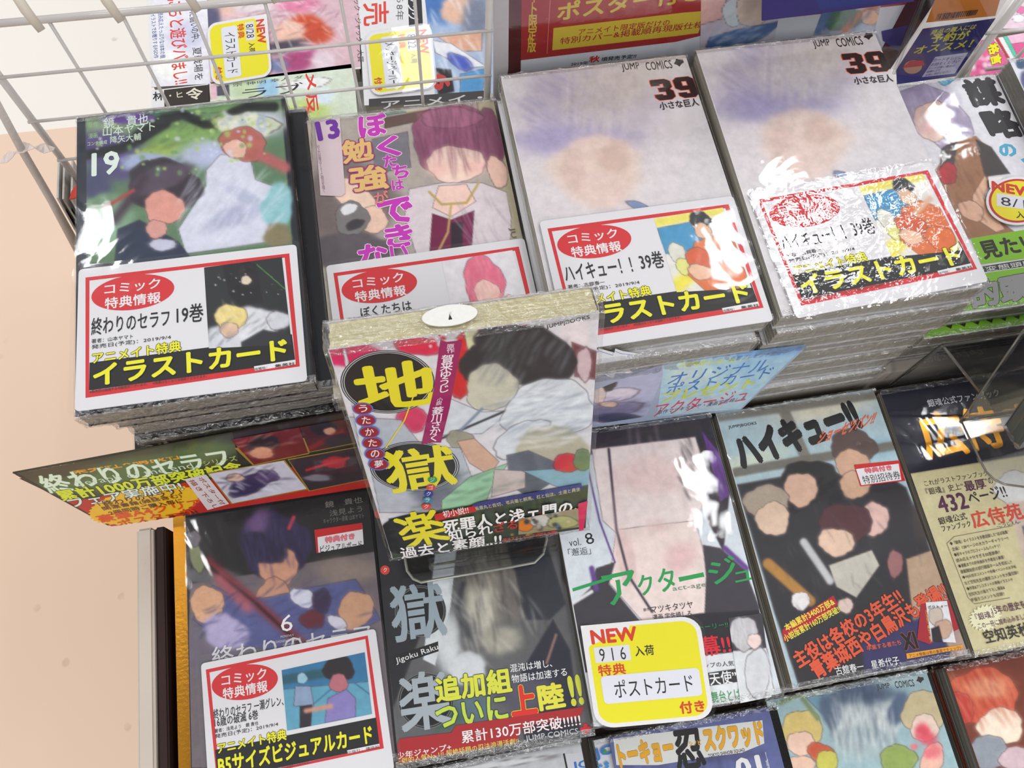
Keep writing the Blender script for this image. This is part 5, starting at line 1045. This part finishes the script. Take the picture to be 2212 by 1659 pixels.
for k_, tx in enumerate(['◆『銀魂』のイラストを多数収録した“ほぼ画集”', '　企画！128ページの大カラーギャラリー!!', '◆新キャラのプロフィールもバッチリ！', '　読み応え十分すぎる50音辞典!!', '◆連載までの紆余曲折を作者自ら暴露！', '　連載開始前の試行錯誤ネームを初出し!!', '◆WJの目次コメントや各種イベントのお手紙', '　など空知先生の爆笑コメントを大量収録!!', '◆作家&アシスタントの寄稿イラストや', '　空知先生の描き下ろし漫画&', '　手描きコメントも収録!!']):
    x0 = 1728+k_*13.5; y0 = 200+k_*36.5; L_ = 17.5*len(tx)*(.94)
    s.t(tx, (x0, y0), (x0+L_, y0-L_*.205), 25, BRN, .006, name='small_print')
s.ell(1960, 690, 90, 70, -15, (232, 228, 190), 'burst', 44, 1, .25)
s.t('『銀魂』', (1885, 665), (2000, 640), 48, PL, .02); s.t('15年の歴史を', (1990, 620), (2205, 575), 54, PL, .015); s.t('この一冊に詰め込みました!!', (1905, 725), (2240, 655), 40, PL, .012); s.t('空知英秋', (1935, 775), (2225, 715), 88, (50, 44, 44), .02)
fin(topJ, .0153, s.lv, 25, W=.126, H=.173)

# ================================================================== front row
hx = hitz(1320, 1606, -560)
topK, MK = stack('manga_volume', hx.x*1000, -36, -560, 112, 174, 2, 16, .3, 'blue grey comic with yellow block title, front row centre', 'the yellow titled stack', group='copies of the yellow titled comic', cover=(104, 112, 160), spine=(50, 50, 70), pages=(150, 146, 136), jit=1)
s = Sheet(topK, MK, .016-.0008+.00003); s.c = 8
s.art(full(), (96, 104, 156), [('e', 1500, 1500, 120, 60, 0, (150, 160, 200), 30), ('e', 1900, 1560, 300, 60, 0, (84, 86, 130), 40), ('s', 1800, 1600, 500, 120, 80, 10, 40, 120, 16, (60, 62, 100), .6), ('e', 2150, 1420, 60, 60, 0, (70, 80, 150), 20)], .8)
YK = (226, 166, 40)
s.poly([(1270, 1470), (1900, 1390), (2232, 1350), (2245, 1500), (2100, 1560), (1800, 1600), (1560, 1640), (1290, 1640)], (218, 218, 214), 'title_ground')
s.t('トーキョー', (1285, 1505), (1640, 1440), 165, YK, .08, out=(90, 60, 20), ow=.015, name='title_lettering'); s.t('忍', (1640, 1420), (1830, 1395), 260, (30, 28, 30), .045, name='title_lettering'); s.t('スクワッド', (1835, 1400), (2222, 1345), 165, YK, .08, out=(90, 60, 20), ow=.015, name='title_lettering')
s.t('シノビ', (1755, 1485), (1835, 1475), 34, YK, .05); s.t('TOKYO SHINOBI SQUAD', (1880, 1570), (2115, 1530), 26, (40, 40, 44), .01)
s.c = 9; s.t('01', (335, 1600), (500, 1570), 130, WH, .05); s.t('【鳴海!】', (528, 1560), (545, 1557), (590, 1800), (220, 220, 226), .01, vert=True)
fin(topK, .016, s.lv, 31)
topL, ML = stack('manga_volume', 189, -31.5, -560, 112, 174, 2, 16, .3, 'pale teal comic with blue and silver artwork, front row', 'the pale teal stack', group='copies of the pale teal comic', cover=(176, 196, 196), spine=(48, 40, 46), pages=(150, 146, 136), jit=1)
s = Sheet(topL, ML, .016-.0008+.00003); s.c = 9
s.art(full(), (160, 190, 196), [
    ('e', 1000, 1120, 300, 60, -8, (196, 206, 200), 50), ('e', 1350, 1080, 200, 50, 0, (180, 200, 206), 40), ('p', [(800, 1200), (1000, 1180), (900, 1300)], (120, 160, 180), 30),
    ('e', 1180, 1330, 250, 190, 0, (206, 214, 214), 40), ('e', 1170, 1180, 210, 70, 0, (84, 100, 126), 50), ('e', 960, 1300, 60, 110, -20, (90, 106, 130), 40), ('e', 1400, 1280, 60, 110, 20, (90, 106, 134), 40), ('e', 1180, 1500, 200, 110, 0, (170, 188, 192), 50),
    ('s', 1180, 1350, 230, 170, 85, 26, 50, 220, 12, (62, 76, 100), .6), ('s', 1180, 1400, 210, 170, 85, 26, 50, 200, 10, (232, 236, 234), .7),
    ('e', 780, 1420, 130, 140, 0, (222, 196, 120), 26), ('e', 770, 1500, 90, 80, 0, (244, 206, 184), 20), ('e', 900, 1560, 90, 60, 20, (206, 90, 60), 24), ('e', 760, 1640, 110, 60, 0, (240, 200, 176), 24), ('e', 940, 1620, 70, 80, 0, (206, 200, 90), 24),
    ('e', 1560, 1300, 140, 140, 0, (206, 190, 150), 26), ('e', 1570, 1400, 90, 90, 0, (240, 216, 200), 20), ('e', 1400, 1600, 120, 90, 0, (150, 170, 90), 30), ('e', 1620, 1600, 70, 110, 20, (240, 190, 170), 24), ('d', 1590, 1510, 90, 120, 9, 40, [(224, 80, 96), (236, 120, 130)], .9), ('l', [(640, 1240), (760, 1180), (880, 1340)], 30, (130, 150, 110), 10)], .65)
s.t('JUMP', (1255, 1118), (1340, 1108), 46, (60, 60, 64), .02); s.t('COMICS', (1372, 1100), (1496, 1086), 46, (60, 60, 64), .02); s.ell(1540, 1088, 26, 24, 0, (60, 60, 64), 'emblem', 9, 1, -.35)
fin(topL, .016, s.lv, 32)
topN, MN = stack('manga_volume', 314, -32, -560, 112, 174, 2, 16, .3, 'rust brown comic with glowing orange artwork, front row right corner', 'the rust brown stack', group='copies of the rust brown comic', cover=(120, 56, 40), spine=(34, 26, 34), pages=(150, 146, 136), jit=1)
s = Sheet(topN, MN, .016-.0008+.00003); s.c = 9
s.art(full(), (124, 60, 44), [('e', 1800, 1100, 200, 60, -8, (150, 84, 60), 50), ('e', 1950, 1200, 230, 190, 10, (222, 100, 70), 26), ('e', 1980, 1140, 130, 70, 0, (240, 170, 130), 50), ('e', 1780, 1280, 110, 110, 0, (206, 70, 60), 30), ('e', 2060, 1390, 150, 120, 0, (250, 232, 210), 26), ('e', 1980, 1560, 140, 110, 0, (150, 156, 166), 24), ('e', 2160, 1600, 110, 80, 0, (216, 190, 196), 30), ('s', 1950, 1200, 200, 180, 60, 40, 50, 180, 10, (180, 50, 44), .6), ('s', 1950, 1180, 200, 160, 70, 40, 30, 180, 8, (250, 160, 120), .6), ('l', [(1640, 1230), (1640, 1659)], 60, (40, 26, 30), 20)], .65)
fin(topN, .016, s.lv, 33)
# white volumes left of it: faces and spines with the blue emblem
for i, (cs, zz, lab) in enumerate([([(-20, 1700), (955, 1572), (1000, 2100), (30, 2200)], -575, 'white comic cut by the lower border, below the black and grey comic'),
                                   ]):
    P = [hitz(*px(8, *q), zz) for q in cs]
tM = hitz(*px(8, 1120, 1500), -566)
topM, MM = stack('manga_volume', (tM.x*1000)-116, -34.5, -570, 112, 174, 1, 22, .8, 'white comic cut by the lower border, below the black and grey comic', 'x', group=None, cover=(214, 214, 218), spine=(214, 214, 218), pages=(150, 146, 136))
s = Sheet(topM, MM, .022-.0008+.00003); s.c = 8
s.art(full(), (206, 208, 212), [('l', [(100, 1659), (1150, 1480)], 24, (150, 150, 152), 16), ('e', 500, 1640, 400, 20, -8, (226, 228, 230), 20)], 1.0)
s.poly([(960, 1570), (1110, 1550), (1180, 1800), (1000, 1820)], (214, 216, 222), 'white_strip'); s.line([(950, 1565), (1010, 1850)], 12, (40, 40, 44)); s.line([(1118, 1545), (1180, 1850)], 10, (40, 40, 44))
s.t('JC', (1000, 1622), (1105, 1602), 66, (60, 120, 196), .04, name='emblem')
fin(topM, .022, s.lv, 34)
a = hitz(*px(8, 1136, 1500), -564); b_ = hitz(*px(8, 1262, 1480), -564)
cxm = (a.x+b_.x)/2
spn = book('manga_volume', rel(cxm*1000+1.2, -36-87, -592, .8), (b_.x-a.x)*.82, .174, .028, 'narrow white spined comic with blue emblem between the white and yellow titled comics', group=None, cover=(216, 218, 224), spine=(216, 218, 224))
Ms = rel(cxm*1000+1.2, -36-87, -592, .8); s = Sheet(spn, Ms, .0285); s.c = 8; s.cl = None
s.t('JC', (1138, 1540), (1246, 1505), 80, (60, 120, 196), .04, name='emblem'); s.ell(1218, 1555, 12, 12, 0, (50, 160, 70)); s.t('ジ', (1150, 1640), (1240, 1615), 70, (60, 140, 206), .05); s.t('ャンプ', (1165, 1720), (1230, 1712), 200, (60, 140, 206), .05, vert=True)

# ================================================================== upright book on its clear stand
def rot3(a, b, c): return Matrix.Rotation(c, 3, 'Z') @ Matrix.Rotation(b, 3, 'Y') @ Matrix.Rotation(a, 3, 'X')
RP = rot3(math.radians(70.52), math.radians(-1.663), math.radians(-.495)).to_4x4()
TP = .0166; HP = .175
Mt = Matrix.Translation((.02087, .10974, H0-.38465)) @ RP
MP = Mt @ Matrix.Translation((0, 0, -TP))
up_ = book('manga_volume', MP, BW, HP, TP, 'novel with crimson and white cover standing upright on a clear stand, in front', cover=(216, 212, 214), spine=(206, 196, 198), pages=(226, 216, 170), seed=5, wrap=False)
s = Sheet(up_, MP, TP-.0008+.00003); s.c = 5; s.gain = 1.15
s.art(full(), (214, 210, 214), [
    ('e', 60, 640, 200, 80, 0, (206, 30, 90), 40), ('e', 480, 580, 160, 60, 10, (208, 34, 70), 24), ('e', 850, 620, 150, 140, -30, (206, 36, 40), 26), ('e', 780, 800, 70, 130, 20, (200, 30, 34), 24), ('e', 1000, 500, 200, 30, -8, (206, 50, 60), 20), ('d', 900, 520, 500, 90, 46, 16, [(206, 30, 60), (214, 60, 80), (214, 210, 214)], .9),
    ('p', [(780, 480), (880, 470), (860, 600), (820, 660)], (206, 204, 160), 14), ('e', 450, 1060, 100, 80, 0, (206, 60, 96), 30), ('e', 1500, 520, 90, 110, 0, (228, 214, 216), 40), ('p', [(1480, 560), (1640, 620), (1640, 800), (1500, 780)], (110, 60, 66), 30), ('e', 1560, 700, 50, 110, 0, (206, 180, 184), 26),
    ('e', 1180, 640, 330, 190, 16, (42, 42, 46), 26), ('e', 860, 700, 100, 120, 20, (40, 40, 44), 24), ('e', 1380, 700, 130, 140, 10, (44, 42, 48), 24), ('e', 960, 850, 170, 150, -20, (196, 192, 172), 30), ('e', 1250, 900, 140, 60, -20, (46, 46, 50), 24), ('s', 1180, 640, 300, 170, -60, 26, 40, 200, 12, (110, 114, 120), .7),
    ('p', [(640, 900), (900, 1010), (1100, 1000), (900, 1150), (640, 1160)], (206, 210, 216), 24), ('l', [(1060, 1000), (640, 1180)], 14, (50, 52, 58), 5), ('e', 760, 1190, 90, 60, 10, (150, 146, 126), 20), ('l', [(900, 990), (760, 1130)], 18, (130, 140, 156), 6),
    ('e', 1330, 1000, 300, 200, -10, (214, 218, 222), 26), ('e', 1150, 1180, 200, 90, -30, (210, 214, 220), 24), ('e', 1350, 1230, 230, 130, 0, (180, 174, 152), 34), ('s', 1300, 1010, 280, 180, -20, 40, 60, 240, 9, (120, 130, 146), .6), ('s', 1280, 1040, 300, 200, -10, 40, 50, 240, 9, (244, 246, 248), .7),
    ('p', [(0, 1040), (380, 1060), (520, 1240), (760, 1240), (860, 1500), (600, 1659), (60, 1659), (60, 1300)], (176, 180, 190), 30), ('e', 600, 1480, 160, 160, 0, (110, 114, 132), 60), ('p', [(740, 1200), (850, 1180), (1010, 1330), (950, 1420), (820, 1340)], (204, 164, 140), 14), ('p', [(1060, 1290), (1200, 1260), (1480, 1380), (1200, 1560), (1080, 1480)], (96, 100, 112), 20),
    ('p', [(640, 1580), (820, 1430), (1070, 1340), (960, 1500), (900, 1659), (640, 1659)], (150, 196, 160), 14), ('p', [(980, 1380), (1180, 1390), (1180, 1500), (960, 1560)], (196, 180, 176), 16), ('p', [(1160, 1390), (1600, 1360), (1590, 1560), (1350, 1480)], (130, 170, 186), 16), ('e', 1450, 1340, 90, 60, 0, (200, 50, 60), 26), ('e', 1550, 1320, 60, 70, 0, (110, 130, 90), 26),
    ('p', [(300, 1700), (1600, 1480), (1600, 1900), (300, 2100)], (60, 70, 56), 16), ('s', 900, 1600, 500, 200, -20, 40, 50, 160, 9, (70, 100, 80), .5), ('d', 1300, 1750, 300, 120, 20, 22, [(206, 60, 50), (190, 160, 70), (70, 110, 90)], .7), ('p', [(0, 600), (20, 600), (240, 1659), (180, 1659)], (206, 206, 210), 10)], .5)
for cx, cy, rx, ry in ((290, 815, 305, 205), (465, 1360, 290, 162)):
    for q, cl in ((1.0, (60, 60, 62)), (.975, (190, 190, 192)), (.955, (30, 30, 32)), (.93, (170, 170, 172)), (.91, (26, 26, 28))): s.ell(cx, cy, rx*q, ry*q, 0, cl, 'black_disc')
YP = (222, 208, 34)
s.t('地', (45, 720), (590, 655), 320, YP, .035, name='title_lettering'); s.line([(470, 870), (400, 1060), (280, 1240)], 9, YP); s.t('獄', (230, 1270), (705, 1200), 300, YP, .03, name='title_lettering')
s.poly([(632, 540), (672, 556), (772, 545), (690, 985), (635, 1205), (570, 1205), (508, 1218), (590, 850)], (150, 24, 88), 'magenta_banner')
s.t('原作', (672, 570), (722, 567), (672, 628), (226, 216, 222), .01, vert=True, name='vertical_lettering'); s.t('賀来ゆうじ', (640, 640), (722, 632), (610, 885), (232, 222, 228), .02, vert=True, name='vertical_lettering')
s.t('小説', (612, 915), (650, 910), (600, 965), (226, 216, 222), .01, vert=True, name='vertical_lettering'); s.t('菱川さかく', (580, 975), (655, 968), (552, 1200), (232, 222, 228), .02, vert=True, name='vertical_lettering')
for (cx, cy), ch_ in zip(((130, 985), (150, 1060), (172, 1135), (192, 1205), (208, 1275), (232, 1340)), 'うたかたの夢'):
    s.ell(cx, cy, 68, 40, 0, (96, 110, 190)); s.ell(cx, cy, 60, 34, 0, (150, 36, 44), 'red_disc'); s.t(ch_, (cx-28, cy-24), (cx+28, cy-28), 48, WH, .012)
s.t('小説', (1235, 455), (1300, 443), 26, (40, 38, 40), .01); s.t('JUMPjBOOKS', (1310, 440), (1592, 375), 32, (40, 38, 40), .03)
for (cx, cy), ch_, cl in zip(((580, 1440), (570, 1490), (555, 1530), (548, 1570), (540, 1612)), 'ジゴクラク', ((40, 140, 70), (196, 60, 50), (40, 60, 140), (40, 130, 150), (206, 70, 60))): s.ell(cx, cy, 30, 20, 0, cl); s.t(ch_, (cx-14, cy-13), (cx+14, cy-15), 26, WH, .0)
s.ell(470, 1790, 260, 130, -6, (26, 26, 28), 'black_disc'); s.t('楽', (300, 1680), (600, 1610), 250, YP, .03, name='title_lettering')
s.poly([(830, 1600), (880, 1582), (1540, 1462), (1545, 1500), (870, 1635)], (52, 58, 120), 'blue_band'); s.t('画眉丸と佐切、弔兵衛と桐馬、杠と仙汰、士遠と典坐', (850, 1612), (1530, 1484), 26, (206, 196, 130), .005, name='small_print')
s.poly([(590, 1660), (850, 1605), (865, 1640), (600, 1705)], (190, 34, 40)); s.t('初小説!!', (640, 1638), (805, 1608), 46, (230, 222, 222), .015)
s.t('死罪人と浅ェ門の、', (640, 1700), (1530, 1560), 88, (236, 232, 230), .035, out=(60, 30, 30), ow=.03); s.c = 8
s.t('知られ', (195, 115), (480, 65), 74, (236, 232, 230), .03, out=(60, 30, 30), ow=.03); s.t('ざる', (490, 70), (640, 40), 62, (176, 50, 46), .03); s.t('過去と素顔..!!', (-115, 225), (545, 130), 76, (236, 232, 230), .03, out=(60, 30, 30), ow=.03); s.t('描き下ろしピンナップも収録!!', (555, 165), (905, 112), 22, (220, 80, 80), .01, name='small_print')
s.art([(655, 38), (1040, -30), (1050, 90), (655, 140)], (150, 140, 110), [('e', 700, 80, 50, 40, 0, (214, 120, 40), 10), ('e', 800, 50, 70, 40, 0, (200, 196, 190), 14), ('e', 940, 60, 100, 40, 0, (170, 170, 110), 20), ('d', 860, 50, 180, 60, 26, 14, [(60, 50, 44), (206, 180, 150), (190, 186, 180), (90, 110, 130)], .8)], .6, 'printed_picture')
s.poly([(1040, -60), (1105, -80), (1075, 110), (1045, 120)], (206, 40, 90))
add_wrap(up_, BW, HP, TP-.0002, 41, g=max(.0005, s.lv-(TP-.0008)+.0003))
# thumb notch sticker on the page edge
M2 = MP @ Matrix.Translation((0, HP/2+.0022, 0)) @ Matrix.Rotation(math.radians(-90), 4, 'X')
st = thing('round_sticker', M2, 'round white seal sticker on the top page edge of the upright book', 'sticker')
P = [(-.0055+.0115*math.cos(t), -.0078+.0060*math.sin(t)) for t in np.linspace(0, 2*math.pi, 28, endpoint=False)]
prism('sticker', [(x, y) for x, y in P], -.0006, -.0002, mat((232, 230, 224), .4), st)
prism('black_mark', [(-.0063, -.0105), (-.0047, -.0105), (-.0055, -.0072)], -.0002, -.0001, ink((40, 40, 42)), st)
# clear stand: sloping rest, ledge, foot
sd = thing('book_stand', Mt, 'clear acrylic stand carrying the upright crimson and white novel', 'stand')
I_ = Mt.inverted()
def wl(x, y, z): return I_ @ Vector((x/1000, y/1000, H0+z/1000))
box('rest', -.036, .038, -.0885, .035, -TP-.0048, -TP-.0022, ACRY, sd, .0008)
box('ledge', -.036, .038, -.0918, -.0890, -TP-.0048, .006, ACRY, sd, .0008)
box('lip', -.036, .038, -.0918, -.086, .0066, .0090, ACRY, sd, .0008)
fp = [hitz(*px(8, *q), -501.5) for q in ((-85, 250), (830, 120), (838, 190), (815, 280), (760, 335), (600, 365), (150, 440), (30, 462), (-20, 440), (-60, 390))]
Vf = [I_ @ (p+Vector((0, 0, dz))) for dz in (0, .003) for p in fp]; n_ = len(fp)
mesh('foot', Vf, [tuple(range(n_)), tuple(range(2*n_-1, n_-1, -1))]+[(i, n_+i, n_+(i+1) % n_, (i+1) % n_) for i in range(n_)], ACRY, sd)
ft = [hitz(*px(8, *q), -501.5) + Vector((0, 0, .0015)) for q in ((830, 120), (838, 190), (815, 280), (760, 335), (600, 365), (150, 440), (30, 462), (-20, 440), (-60, 390), (-85, 250))]
tube('foot_rim', [I_ @ p for p in ft], .0009, mat((150, 150, 142), .1, coat=1), sd, 8)

# ================================================================== clear stand at the right border
org = hitz(2060, 900, -501)
rs_ = thing('book_stand', Matrix.Translation(org), 'clear acrylic stand with rounded foot on the navy and cream book at right', 'stand')
def plate(nm, P, th, par, M0=org, m=None):
    n = (P[1]-P[0]).cross(P[2]-P[0]).normalized()*th; k = len(P)
    V = [p-M0 for p in P]+[p+n-M0 for p in P]
    return mesh(nm, V, [tuple(range(k))[::-1], tuple(range(k, 2*k))]+[(i, (i+1) % k, k+(i+1) % k, k+i) for i in range(k)], m or ACRY, par)
p0 = hity(1897, 846, 151.5); p1 = hity(2051, 739, 151.5)
top_z, bot_z = p1.z, Z(-503.5)
p1 = Vector((p0.x, .1515, p1.z)); 
plate('back_panel', [Vector((p0.x, .1515, Z(-502.5))), Vector((p0.x+.14, .1515, Z(-502.5))), Vector((p0.x+.14, .1515, top_z)), Vector((p0.x, .1515, top_z))], .0022, rs_)
EDG = mat((70, 68, 60), .15, coat=1); EDL = mat((112, 106, 98), .12, coat=1)
tube('dark_edge', [Vector((p0.x, .1500, Z(-502)))-org, Vector((p0.x, .1500, top_z))-org], .0012, EDG, rs_, 8)
tube('top_edge', [Vector((p0.x, .1500, top_z))-org, Vector((p0.x+.14, .1500, top_z))-org], .0012, EDG, rs_, 8)
pa, pb = Vector((p0.x, .1500, top_z)), hitz(2152, 893, -502)
tube('sloping_edge', [pa-org, pb-org], .0009, EDL, rs_, 8)
plate('sloping_panel', [pb, pb+Vector((.10, 0, 0)), pa+Vector((.14, 0, 0)), pa], .0022, rs_)
f0 = [hitz(u, v, -478) for u, v in ((2076, 908), (2330, 850), (2330, 1075), (2212, 1052), (2170, 1046), (2148, 1036), (2130, 1018), (2120, 1000))]
plate('foot', f0, .0025, rs_, m=ACRH)
tube('foot_edge', [p-org for p in f0[3:]]+[f0[0]-org], .0007, EDL, rs_, 8)
q0 = f0[0]; q1 = hitz(2212, 712, -400)
plate('front_rest', [q0, q0+Vector((.08, 0, 0)), q1+Vector((.08, 0, 0)), q1], .0022, rs_, m=ACRH)
tube('rest_edge', [q0-org, q1-org], .0006, EDL, rs_, 8)
tube('foot_edge', [q0-org, hitz(2212, 886, -478)-org], .001, EDG, rs_, 8)
# held book: its fore edge shows as grey pages
hB = hitz(2170, 919, -472); hU = (hitz(2212, 858, -430)-hB).normalized(); hZ = hitz(2212, 984, -468)-hB; hZ = (hZ-hU*hZ.dot(hU)).normalized(); hX = hU.cross(hZ)
hbM = Matrix(((hX.x, hU.x, hZ.x, 0), (hX.y, hU.y, hZ.y, 0), (hX.z, hU.z, hZ.z, 0), (0, 0, 0, 1))); hbM.translation = hB + hX*.056 + hU*.0875
hb = book('manga_volume', hbM, .112, .175, .017, 'comic held by the right hand stand, only its grey page edge in view', cover=(110, 110, 120), pages=(112, 118, 112), seed=9)

TO.name = 'x'; bpy.data.objects.remove(TO)
